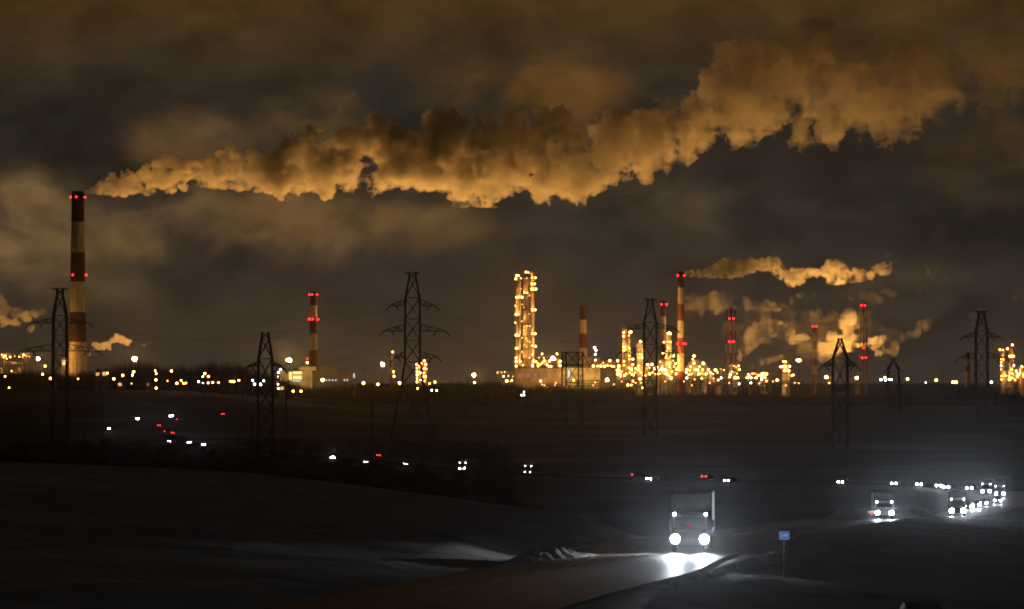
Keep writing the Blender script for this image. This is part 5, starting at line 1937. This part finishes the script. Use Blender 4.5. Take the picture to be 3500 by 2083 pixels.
def bush_arrays(seed, n=60):
    """a dense clump of leafless stems, unit size"""
    rg = np.random.RandomState(seed)
    v, f = [], []
    for i in range(n):
        a = rg.rand() * 6.283
        r = rg.rand() ** 0.5 * 0.55
        p = np.array([math.cos(a) * r * 0.6, math.sin(a) * r * 0.6, 0.0])
        e = np.array([math.cos(a) * (r + 0.15) + rg.uniform(-.2, .2), math.sin(a) * (r + 0.15) + rg.uniform(-.2, .2), rg.uniform(0.45, 1.0) * (1.1 - 0.5 * r)])
        w = 0.022
        t = rg.rand() * 6.283
        d = np.array([math.cos(t) * w, math.sin(t) * w, 0])
        b = len(v)
        v += [p - d, p + d, e]
        f.append((b, b + 1, b + 2))
        m = p + (e - p) * rg.uniform(0.4, 0.7)
        e2 = m + np.array([rg.uniform(-.3, .3), rg.uniform(-.3, .3), rg.uniform(0.15, 0.35)])
        b = len(v)
        v += [m - d * 0.8, m + d * 0.8, e2]
        f.append((b, b + 1, b + 2))
    return np.array(v), np.array(f)


BUSH = [bush_arrays(i) for i in range(6)]


def scatter(name, label, pts, heights, cat, wf=0.8, seed=0, tall=False):
    rg = np.random.RandomState(seed)
    vs, fs, n = [], [], 0
    for (x, y, z), h in zip(pts, heights):
        v, f = BUSH[rg.randint(6)]
        a = rg.rand() * 6.283
        c, s = math.cos(a), math.sin(a)
        if tall:
            k_ = rg.rand()
            h = h * (0.6 + 0.75 * k_ ** 2)
            w = h * wf * rg.uniform(0.35, 1.1)
        else:
            w = h * wf * rg.uniform(0.8, 1.3)
        q = np.stack([(v[:, 0] * c - v[:, 1] * s) * w + x, (v[:, 0] * s + v[:, 1] * c) * w + y, v[:, 2] * h + z - 0.2], 1)
        vs.append(q)
        fs.append(f + n)
        n += len(v)
    o = link_mesh(name, np_mesh(name, np.concatenate(vs), np.concatenate(fs), M['bark']))
    return tag(o, label, cat, kind='stuff')


rg = np.random.RandomState(77)


def wood_points(n, x0, x1, d0, d1, h0, h1, fn=None):
    px = rg.uniform(x0, x1, n)
    d = rg.uniform(d0, d1, n)
    X = (px - 1750) / F * d
    Zt = terrain(X, d)
    h = rg.uniform(h0, h1, n)
    if fn is not None:
        h = h * fn(px)
    return np.stack([X, d, Zt], 1), h


prof_left = lambda x: np.interp(x, [-300, 0, 120, 200, 330, 420, 480, 600, 700, 800, 900, 1000], [1.0, .8, 0.85, .7, .8, 1.15, 1.2, .95, 1.1, 1.2, 1.0, .6])
p, h = wood_points(2200, -250, 1000, 2450, 2850, 12, 20, prof_left)
scatter('woodland', 'dark bare woodland along the horizon at the left of the refinery', p, h, 'woodland', 0.6, 1, True)
p, h = wood_points(1800, 980, 2150, 2550, 2950, 10, 16, lambda x: np.interp(x, [980, 1080, 1200, 1400, 1500, 1560, 1760, 1900], [.7, .7, .95, 1.0, 1.2, 1.2, 1.15, .95]))
scatter('woodland', 'dark bare woodland in front of the middle of the refinery', p, h, 'woodland', 0.7, 2, True)
p, h = wood_points(2200, 1880, 3700, 2500, 2900, 6.5, 10, lambda x: np.interp(x, [1880, 2600, 2800, 3000, 3260, 3300, 3350, 3420, 3700], [1, 0.9, 0.8, .8, .8, 2.0, 1.6, .9, 1.]))
scatter('scrub', 'low dark scrub in front of the right half of the refinery', p, h, 'scrub', 0.9, 3, True)
p, h = wood_points(1800, -300, 1800, 480, 1500, 1.5, 4.5)
p2, h2 = wood_points(700, 60, 800, 560, 900, 4, 9)
p3, h3 = wood_points(1100, 1500, 3700, 420, 1250, 1.0, 3.4)
p, h = np.concatenate([p, p2, p3]), np.concatenate([h, h2, h3])
# keep the roads clear
RP = np.concatenate([FARROAD[:, :2], ROAD[:, :2]])
near = np.array([np.min(np.hypot(RP[:, 0] - q[0], RP[:, 1] - q[1])) for q in p])
px_ = p[:, 0] / p[:, 1] * F + 1750
ok = (near > 14) & ~((px_ > 1750) & (p[:, 1] < 1600)) & ~((px_ > 2900) & (p[:, 1] > 430) & (p[:, 1] < 950) & (h > 1.6))
scatter('scrub', 'dark leafless scrub filling the valley floor', p[ok], h[ok], 'scrub', 1.1, 4)

SPOT = [('left of the tallest chimney', 150, 240, 2400), ('between tallest chimney and largest left floodlight', 330, 430, 2380), ('under the largest left floodlight', 440, 560, 2360),
        ('left of the armless looking pylon', 600, 860, 2350), ('right of the armless looking pylon', 935, 1000, 2400), ('right of the long dark hall', 1225, 1300, 2450),
        ('right of the third pylon', 1470, 1600, 2450), ('left of the tan hall', 1640, 1760, 2450)]
rt = random.Random(9)
KIND = ['tall', 'leaning', 'broad crowned', 'slender', 'gnarled', 'forked']
for loc, xa, xb, D in SPOT:
    for j in range(4):
        x = xa + (xb - xa) * (j + 0.5) / 4 + rt.uniform(-4, 4)
        d = D + rt.uniform(-60, 60)
        B = base_at(x, d)
        sc = rt.uniform(1.15, 1.7)
        tm, cm = TREES[(j + SPOT.index((loc, xa, xb, D))) % 5]
        root = empty('bare_tree', B, '%s bare tree %s, %s of four' % (KIND[(j * 2 + len(loc)) % 6], loc, ['leftmost', 'second from left', 'third from left', 'rightmost'][j]), 'tree',
                     'bare trees on the skyline', rt.uniform(0, 6))
        root.scale = (sc, sc, sc)
        link_mesh('trunk', tm, root)
        link_mesh('crown', cm, root)
# ------------------------------------------------------------------ vehicles
M['car_paint'] = mat('dark car paint', (0.03, 0.03, 0.035), 0.6, 0.0, 0.2, spec=0.2)
M['truck_paint'] = mat('truck cab paint', (0.10, 0.10, 0.11), 0.45, 0.1, 0.3, spec=0.4)
M['box_white'] = mat('white box body', (0.12, 0.12, 0.125), 0.5, 0.0, 0.15, spec=0.3)
M['red_steel'] = mat('dark red steel', (0.20, 0.02, 0.015), 0.6, 0.0, 0.3)

_disc = MB(); _disc.sphere((0, 0, 0), 1.0, 12, 8)
_cap = MB()                       # a shallow domed lens that faces forward only
_n = 16
_vs = [(0, -1.0, 0)]
for rr_, yy_ in ((0.55, -0.85), (0.9, -0.4), (1.0, 0.0)):
    _vs += [(rr_ * math.cos(2 * math.pi * i / _n), yy_, rr_ * math.sin(2 * math.pi * i / _n)) for i in range(_n)]
_fs = [(0, 1 + i, 1 + (i + 1) % _n) for i in range(_n)]
for k in (0, 1):
    _fs += [(1 + k * _n + i, 1 + (k + 1) * _n + i, 1 + (k + 1) * _n + (i + 1) % _n, 1 + k * _n + (i + 1) % _n) for i in range(_n)]
_cap.add(_vs, _fs)
_back = MB()                      # the dark reflector pot behind it
_back.bar((0, 0.3, 0), (0, 4.0, 0), 1.06, 16, 0.7)
BACK = _back.mesh('reflector_pot', M['rubber'])
HL = {}


def lens_mesh(name, kind):
    if (name, kind) not in HL:
        HL[(name, kind)] = (_cap if name in ('headlight', 'tail_light') else _disc).mesh(name, M[kind], True)
    return HL[(name, kind)]


def wheel_mesh(r, w):
    b = MB()
    prof = [(r * 0.55, -w / 2), (r * 0.92, -w / 2), (r, -w * 0.3), (r, w * 0.3), (r * 0.92, w / 2), (r * 0.55, w / 2)]
    n = 20
    vs, fs = [], []
    for rr, x in prof:
        for i in range(n):
            t = 2 * math.pi * i / n
            vs.append((x, rr * math.cos(t), rr * math.sin(t)))
    for k in range(len(prof) - 1):
        for i in range(n):
            fs.append((k * n + i, k * n + (i + 1) % n, (k + 1) * n + (i + 1) % n, (k + 1) * n + i))
    b.add(vs, fs)
    c = MB()
    c.bar((-w * 0.42, 0, 0), (w * 0.42, 0, 0), r * 0.56, 16)
    return b.mesh('tyre', M['rubber']), c.mesh('rim', M['steel'])


WH_CAR, WH_TRUCK = wheel_mesh(0.33, 0.2), wheel_mesh(0.48, 0.3)


def add_wheels(root, wm, xs, ys_, r):
    for x in xs:
        for y in ys_:
            t = link_mesh('wheel', wm[0], root, (x, y, r))
            link_mesh('rim', wm[1], t)


def section_loft(sections):
    """each section: (y, [(x, z)...]) half profile mirrored in x"""
    b = MB()
    n = None
    vs, fs = [], []
    for y, half in sections:
        ring = [(x, y, z) for x, z in half] + [(-x, y, z) for x, z in half[::-1]]
        n = len(ring)
        vs += ring
    m = len(sections)
    for k in range(m - 1):
        for i in range(n):
            j = (i + 1) % n
            fs.append((k * n + i, k * n + j, (k + 1) * n + j, (k + 1) * n + i))
    fs.append(tuple(range(n)))
    fs.append(tuple((m - 1) * n + i for i in range(n - 1, -1, -1)))
    b.add(vs, fs)
    return b


def make_car(mode='front', lamp='headlamp', lens_r=0.16):
    """a saloon, nose towards -Y"""
    root = bpy.data.objects.new('car', None)
    C.objects.link(root)
    sec = []
    for y, w, zl, zh in [(-2.2, 0.62, 0.45, 0.62), (-2.1, 0.78, 0.3, 0.74), (-1.4, 0.86, 0.24, 0.88), (-0.75, 0.88, 0.22, 0.96), (1.3, 0.88, 0.22, 1.0), (2.0, 0.84, 0.28, 0.98), (2.18, 0.7, 0.42, 0.86)]:
        sec.append((y, [(0, zl), (w * 0.92, zl), (w, zl + 0.14), (w, zh - 0.16), (w * 0.9, zh), (0, zh + 0.02)]))
    section_loft(sec).build('body', M['car_paint'], root, smooth=False)
    cab = []
    for y, w, zh in [(-0.85, 0.74, 0.97), (-0.15, 0.66, 1.40), (0.75, 0.66, 1.43), (1.65, 0.72, 1.0)]:
        cab.append((y, [(0, 0.93), (0.78, 0.93), (w, zh - 0.05), (w * 0.85, zh), (0, zh + 0.02)]))
    section_loft(cab).build('cabin_glass', M['glass'], root)
    rf = MB()
    rf.box(-0.56, 0.56, -0.12, 0.74, 1.455, 1.49)
    for sx in (-1, 1):
        rf.bar((sx * 0.70, -0.83, 0.98), (sx * 0.6, -0.14, 1.44), 0.035)
        rf.bar((sx * 0.6, 0.74, 1.46), (sx * 0.68, 1.6, 1.02), 0.04)
    rf.build('roof', M['car_paint'], root)
    for sx in (-1, 1):
        link_mesh('headlight', lens_mesh('headlight', lamp) if mode == 'front' else _GL['headlight'], root, (sx * 0.62, -2.24, 0.66), (lens_r, 0.04, lens_r * 0.85))
        tl = link_mesh('tail_light', lens_mesh('tail_light', 'tail'), root, (sx * 0.6, 2.2, 0.78), (0.17, 0.04, 0.11), (0, 0, math.pi))
        link_mesh('reflector_pot', BACK, tl)
        MB().box(sx * 0.98 - 0.1, sx * 0.98 + 0.1, -0.78, -0.66, 0.93, 1.07).build('mirror', M['car_paint'], root)
    add_wheels(root, WH_CAR, (-0.78, 0.78), (-1.35, 1.35), 0.33)
    return root


_GL = {'headlight': _disc.mesh('headlight', M['glass'], True)}


def make_truck(lamp='headlamp', box_h=3.4, box_l=7.0, box_w=2.5, lens_r=0.2, cab_h=2.35, marks=True, mk='marker'):
    """cab and box body lorry, nose towards -Y"""
    root = bpy.data.objects.new('truck', None)
    C.objects.link(root)
    w = 1.12
    sec = []
    for y, zl, zh, ww in [(-0.02, 0.55, 1.35, w * 0.9), (0.06, 0.42, 1.45, w), (0.32, 0.42, cab_h - 0.12, w), (0.5, 0.42, cab_h, w * 0.97), (1.75, 0.42, cab_h, w * 0.97)]:
        sec.append((y, [(0, zl), (ww * 0.94, zl), (ww, zl + 0.12), (ww, zh - 0.2), (ww * 0.92, zh), (0, zh + 0.01)]))
    section_loft(sec).build('cab', M['truck_paint'], root)
    ws = MB()
    ws.add([(-0.95, 0.085, 1.47), (0.95, 0.085, 1.47), (0.88, 0.30, cab_h - 0.25), (-0.88, 0.30, cab_h - 0.25)], [(0, 1, 2, 3)])
    ws.add([(-0.95, 0.13, 1.47), (0.95, 0.13, 1.47), (0.88, 0.34, cab_h - 0.25), (-0.88, 0.34, cab_h - 0.25)], [(3, 2, 1, 0)])
    for v0 in range(4): pass
    ws.build('windscreen', M['glass'], root, loc=(0, -0.045, 0))
    gr = MB()
    for i in range(4):
        gr.box(-0.6, 0.6, -0.075, -0.03, 0.92 + i * 0.1, 0.97 + i * 0.1)
    gr.build('grille', M['steel'], root)
    MB().box(-1.1, 1.1, -0.2, -0.04, 0.42, 0.64).build('bumper', M['truck_paint'], root)
    bx = MB()
    hw = box_w / 2
    bx.box(-hw, hw, 1.95, 1.95 + box_l, 0.95, box_h)
    bx.build('box_body', M['box_white'], root)
    fr = MB()
    for sx in (-1, 1):
        fr.bar((sx * (hw + 0.01), 1.93, 0.95), (sx * (hw + 0.01), 1.93, box_h), 0.05)
    fr.bar((-hw, 1.93, box_h + 0.01), (hw, 1.93, box_h + 0.01), 0.05)
    fr.bar((-hw, 1.93, 0.95), (hw, 1.93, 0.95), 0.05)
    fr.build('box_edge', M['steel'], root)
    MB().box(-0.45, 0.45, 0.6, 1.95 + box_l - 0.2, 0.6, 0.85).build('chassis', M['darksteel'], root)
    for sx in (-1, 1):
        hl = link_mesh('headlight', lens_mesh('headlight', lamp), root, (sx * 0.86, -0.24, 0.80), (lens_r, 0.05, lens_r))
        link_mesh('reflector_pot', BACK, hl)
        mi = MB()
        mi.box(sx * 1.33 - 0.1, sx * 1.33 + 0.1, 0.1, 0.2, 1.5, 1.95)
        mi.bar((sx * 1.1, 0.2, 1.9), (sx * 1.33, 0.15, 1.9), 0.03)
        mi.build('mirror', M['truck_paint'], root)
        if marks:
            link_mesh('marker_light', lens_mesh('marker_light', mk), root, (sx * 0.93, 0.28, cab_h - 0.06), (0.075, 0.06, 0.085))
        tl = link_mesh('tail_light', lens_mesh('tail_light', 'tail'), root, (sx * 0.95, 1.97 + box_l, 0.85), (0.15, 0.04, 0.1), (0, 0, math.pi))
        link_mesh('reflector_pot', BACK, tl)
    add_wheels(root, WH_TRUCK, (-0.95, 0.95), (0.75, 1.95 + box_l - 2.0), 0.48)
    return root


def set_thing(o, label, cat, group, x, y, z, heading):
    o.location = (x, y, z)
    o.rotation_euler = (0, 0, heading)
    tag(o, label, cat, group)


def beam(root, energy, loc, aim, size=70, blend=0.6, color=(0.93, 0.97, 1.0), rad=0.0):
    l = bpy.data.lights.new('headlight_beam', 'SPOT')
    l.energy, l.color, l.spot_size, l.spot_blend, l.shadow_soft_size = energy, color, R(size), blend, rad
    o = bpy.data.objects.new('headlight_beam', l)
    C.objects.link(o)
    o.parent = root
    o.location = loc
    o.rotation_euler = (Vector(aim) - Vector(loc)).to_track_quat('-Z', 'Y').to_euler()
    return o


def to_camera(root, energy, loc, size):
    """extra spot beside a headlight, turned to the camera so the haze glows"""
    bpy.context.view_layer.update()
    h = root.rotation_euler.z
    d = Vector((0, 0, CAMZ)) - Vector(root.location)
    lx = d.x * math.cos(h) + d.y * math.sin(h)
    ly = -d.x * math.sin(h) + d.y * math.cos(h)
    return beam(root, energy, loc, (lx, ly, d.z), size, 1.0, (0.80, 0.90, 1.0), 0.0)


def road_z(x, y):
    d2 = ((ROAD[:, :2] - np.array([x, y])) ** 2).sum(1)
    k = int(d2.argmin())
    return float(ROAD[k, 2])


GV = 'vehicles on the highway at night'
# the box lorry in front
t = make_truck('headlamp_x', 3.42, 7.2, 2.42, 0.27, 2.32)
px0 = P(2358, 1890, 200)
set_thing(t, 'box truck with glaring headlights coming up the near bend of the highway', 'truck', GV, px0.x, 200, road_z(px0.x, 200) + 0.005, R(-5))
MB().sphere((0, 0, 0), 1.0, 8, 6).build('cab_lamp', M['red_dim'], t, (-0.1, 0.0, 1.62)).scale = (0.04, 0.03, 0.04)
for sx in (-1, 1):
    beam(t, 250, (sx * 0.86, -0.3, 0.78), (sx * 0.86, -14, 0.2), 75, 1.0)
    to_camera(t, 15000, (sx * 0.86, -0.32, 0.78), 26)
_h = R(-5)
_d = Vector((1.2, 187.0, 18.6)) - Vector(t.location)
beam(t, 9000, (-0.86, -0.34, 0.80), (_d.x * math.cos(_h) + _d.y * math.sin(_h), -_d.x * math.sin(_h) + _d.y * math.cos(_h), _d.z), 42, 1.0)  # extra spot off one headlight, added to light the snow bank
# plough lorry further down
p_ = P(3023, 1770, 420)
zr = road_z(p_.x, 420)
t = make_truck('headlamp_b', 3.2, 6.5, 2.4, 0.26, 2.2)
set_thing(t, 'truck with starry headlights and a lit side wall beside the dark red snow plough blade', 'truck', GV, p_.x, 420, zr, R(-3))
for sx in (-1, 1):
    beam(t, 500, (sx * 0.86, -0.3, 0.78), (sx * 0.86, -14, 0.2), 75, 1.0)
    to_camera(t, 9000, (sx * 0.86, -0.32, 0.78), 20)
b = MB()
pl = [(0.0, 0.05), (0.45, 0.5), (0.25, 1.15), (0.12, 1.15), (0.28, 0.52), (-0.1, 0.05)]
b.prism(pl, -1.4, 1.4, 'x')
o = b.build('snow_plough_blade', M['red_steel'])
q_ = P(2985, 1762, 419)
o.location = (q_.x - 0.6, 419, tz(q_.x - 0.6, 419))
o.rotation_euler = (0, 0, R(40))
tag(o, 'dark red curved plough blade on the verge left of the starry truck', 'plough blade')

CARP = {}


def vehicle(x1, x2, y, kind, label, lamp='headlamp', yaw=0.0, hh=0.66, power=0, d0=300.0, dmax=6000, lens=0.17):
    """a copy of a vehicle whose lamps are seen at this bearing and height; kind: car, tail, truck"""
    key = (kind, lamp, lens)
    first = key not in CARP
    if first:
        CARP[key] = make_car('front', lamp, lens) if kind == 'car' else (make_car('tail', lamp, lens) if kind == 'tail' else make_truck(lamp, 3.5, 8.0, 2.5, lens, 2.6, True, 'marker'))
    X, Y, Zg = drop((x1 + x2) / 2, y, hh + 0.2, d0, dmax)
    o = CARP[key] if first else copy_tree(CARP[key])
    if not first:
        o.name = 'truck' if kind == 'truck' else 'car'
    set_thing(o, label, 'truck' if kind == 'truck' else 'car', GV, X, Y, Zg + 0.2, yaw if kind != 'tail' else yaw + math.pi)
    for ch in list(o.children):
        if ch.type == 'LIGHT':
            bpy.data.objects.remove(ch)
    power *= 1.0
    if power:
        for sx in (-1, 1):
            q = (sx * 0.62, -2.35, 0.66) if kind == 'car' else (sx * 0.86, -0.35, 0.78)
            beam(o, power * 0.12, q, (q[0], -14, 0.2), 75, 1.0)
            to_camera(o, power * 1.0, q, 12)
    return o


Y_ = R(-28)
V = vehicle
hb = 'headlamp_b'
V(3255, 3291, 1747, 'truck', 'truck leading the dazzling queue on the bend, headlights nearest of the queue', hb, R(-6), .78, 10000, lens=.34)
V(3300, 3316, 1730, 'car', 'car close behind the leader of the dazzling queue', hb, R(-6), .66, 8000, lens=.22)
V(3328, 3346, 1725, 'car', 'third vehicle of the dazzling queue', hb, R(-8), .66, 8000, lens=.22)
V(3350, 3373, 1718, 'car', 'car in the middle of the bend between the dazzling queue and the last pair', hb, R(-8), .66, 1500, lens=.2)
V(3397, 3422, 1710, 'car', 'car with twin lights and road reflections at the end of the queue', hb, R(-8), .66, 2500, lens=.2)
V(3402, 3433, 1688, 'truck', 'tall truck at far right with two warm corner lamps above its headlights', hb, R(-10), .78, 2000, lens=.26)
V(3359, 3383, 1680, 'truck', 'truck with a lit side strip left of the tall far right truck', hb, R(-14), .78, 2500, lens=.28)
V(3315, 3330, 1668, 'car', 'car with close set lights before the two far right trucks', hb, R(-25), .66, 1000, lens=.24)
V(3236, 3254, 1665, 'car', 'car on the lit snow verge, right of three close lights', hb, R(-30), .66, 1800, lens=.24)
V(3214, 3226, 1660, 'car', 'car on the lit snow verge, left of three close lights', hb, R(-30), .66, 1800, lens=.24)
V(3145, 3162, 1655, 'car', 'car with big round lights at the left end of the lit snow verge', hb, R(-30), .66, 2500, lens=.26)
V(3062, 3077, 1652, 'car', 'car with one strong and one weak light above the starry truck', 'headlamp_w', R(-35), .66, 600, lens=.2)
V(2875, 2894, 1647, 'car', 'car with warm lights alone left of the right hand cluster', 'headlamp_w', R(-30), .66, 600, lens=.2)
V(2492, 2503, 1642, 'car', 'small white lit car above the box truck to its right', 'headlamp', R(-35), .66)
V(2409, 2427, 1628, 'tail', 'car showing two red tail lights above the box truck', 'headlamp', R(-30), .78)
V(2226, 2240, 1636, 'car', 'white lit car above the box truck to its left', hb, R(-35), .66, 400, lens=.18)
V(2184, 2190, 1623, 'tail', 'car with a single faint red light left of the white lit car', 'headlamp', R(-80), .78)
V(1794, 1814, 1614, 'truck', 'dim truck outlined by four small marker lamps in the valley', 'marker', R(-25), .78, lens=.1)
V(1571, 1589, 1602, 'truck', 'truck with amber and white roof markers in mid valley', hb, R(-22), .78, 500, lens=.18)
V(1392, 1406, 1586, 'car', 'bluish lit car left of the truck with roof markers', hb, R(-30), .66, 400, lens=.16)
V(1301, 1313, 1556, 'tail', 'car with twin red tail lights in mid valley', 'headlamp', R(-35), .78)
V(1262, 1272, 1579, 'car', 'warm lit small car just below the twin red tail lights', 'headlamp_w', R(-38), .66, 200, lens=.18)
V(1142, 1156, 1563, 'car', 'white lit car with reflections left of the twin red tail lights', hb, R(-30), .66, 600, lens=.19)
V(700, 711, 1520, 'car', 'starry white car at the right of the left hand pair', hb, R(-30), .66, 1500, lens=.22)
V(650, 662, 1512, 'car', 'white car at the left of the left hand pair', hb, R(-30), .66, 600, lens=.2)
V(585, 595, 1508, 'car', 'dim white car below the red lights at the left', 'headlamp', R(-35), .66, lens=.12)
V(591, 602, 1480, 'tail', 'red tail lit car nearest of the three at the left', 'headlamp', R(-20), .78)
V(574, 580, 1474, 'tail', 'red tail lit car with one visible light at the left', 'headlamp', R(-70), .78)
V(542, 555, 1454, 'tail', 'red tail lit car farthest of the three at the left', 'headlamp', R(-15), .78)
V(355, 367, 1465, 'car', 'starry car lowest on the country road at the left', hb, R(60), .66, 1000, lens=.30)
V(456, 466, 1432, 'car', 'white car with a lit snowy verge on the country road', hb, R(50), .66, 1200, lens=.30)
V(585, 592, 1422, 'car', 'starry single looking car at the top of the country road', hb, R(-10), .66, 1500, lens=.30)
V(612, 619, 1433, 'tail', 'lone red tail lit car right of the starry single looking car', 'headlamp', R(-60), .78)
V(760, 771, 1415, 'tail', 'faint pair of red tail lights farthest up the valley', 'headlamp', R(-10), .78)

# dark car at the lower border, its lights falling on the kilometre sign
cz = tz(15.85, 131)
o = make_car('tail', 'headlamp', 0.15)
for ch in list(o.children):
    if ch.name.startswith('tail_light'):
        ch.data = _disc.mesh('tail_light', M['red_steel'], True)
roof = 28 - (2057 - 1300) * 131 / F
set_thing(o, 'dark car roof with faint rim light at the lower border of the view', 'car', GV, 15.85, 131, cz, math.pi)
SIGN_D = 165.0
beam(o, 15000, (0.6, -2.4, 0.66), (2.53, -34.0, 2.5), 4, 0.5, (0.8, 0.9, 1.0))

# ------------------------------------------------------------------ kilometre sign
sx0, sz0 = P(2681, 1831, SIGN_D).x, P(2681, 1831, SIGN_D).z
gz = tz(sx0, SIGN_D)
root = empty('kilometre_sign', (sx0, SIGN_D, gz), 'small blue kilometre sign reading 249 on a thin post beside the highway', 'road sign')
hz = sz0 - gz
MB().bar((0, 0.06, -0.3), (0, 0.06, hz + 0.15), 0.035, 8).build('post', M['steel'], root)
M['sign_blue'] = mat('blue sign face', (0.04, 0.20, 0.75), 0.95, 0, 0.12, 3.0, 0.0)
M['sign_white'] = mat('white sign paint', (0.8, 0.82, 0.85), 0.95, 0, 0.1, 3.0, 0.0)


def round_rect(w, h, r, y, n=5):
    o = []
    for cx, cy, a0 in ((w - r, h - r, 0), (-w + r, h - r, 90), (-w + r, -h + r, 180), (w - r, -h + r, 270)):
        for i in range(n + 1):
            a = R(a0 + 90 * i / n)
            o.append((cx + r * math.cos(a), cy + r * math.sin(a)))
    return o


w2, h2 = 0.245, 0.20
MB().prism(round_rect(w2, h2, 0.04, 0), -0.012, 0.0).build('sign_face', M['sign_blue'], root, (0, 0, hz))
b = MB()
oo, ii = round_rect(w2 - 0.008, h2 - 0.008, 0.035, 0), round_rect(w2 - 0.024, h2 - 0.024, 0.025, 0)
n = len(oo)
b.add([(p[0], -0.016, p[1]) for p in oo] + [(p[0], -0.016, p[1]) for p in ii], [(i, (i + 1) % n, n + (i + 1) % n, n + i) for i in range(n)])
b.build('border', M['sign_white'], root, (0, 0, hz))
fc = bpy.data.curves.new('digits', 'FONT')
fc.body = '249'
fc.size = 0.235
fc.align_x, fc.align_y = 'CENTER', 'CENTER'
fc.extrude = 0.002
fc.offset = 0.004
to = bpy.data.objects.new('tmp', fc)
C.objects.link(to)
bpy.context.view_layer.update()
me = bpy.data.meshes.new_from_object(to.evaluated_get(bpy.context.evaluated_depsgraph_get()))
bpy.data.objects.remove(to)
me.materials.clear()
me.materials.append(M['sign_white'])
link_mesh('digits', me, root, (0, -0.019, hz), None, (R(90), 0, 0))
# ------------------------------------------------------------------ frosty night haze
def haze(density, aniso, color=(0.93, 0.95, 1.0)):
    m = bpy.data.materials.new('night haze')
    m.use_nodes = True
    t = m.node_tree
    t.nodes.clear()
    v = t.nodes.new('ShaderNodeVolumePrincipled')
    v.inputs['Color'].default_value = (*color, 1)
    v.inputs['Density'].default_value = density
    v.inputs['Anisotropy'].default_value = aniso
    o = t.nodes.new('ShaderNodeOutputMaterial')
    t.links.new(v.outputs[0], o.inputs['Volume'])
    zlo = float(GZ.min()) - 1.0
    b = MB()
    b.box(-20500, 20500, -60, 22500, zlo, 470)
    tag(b.build('haze', m), kind='stuff')


haze(0.000016, 0.97)
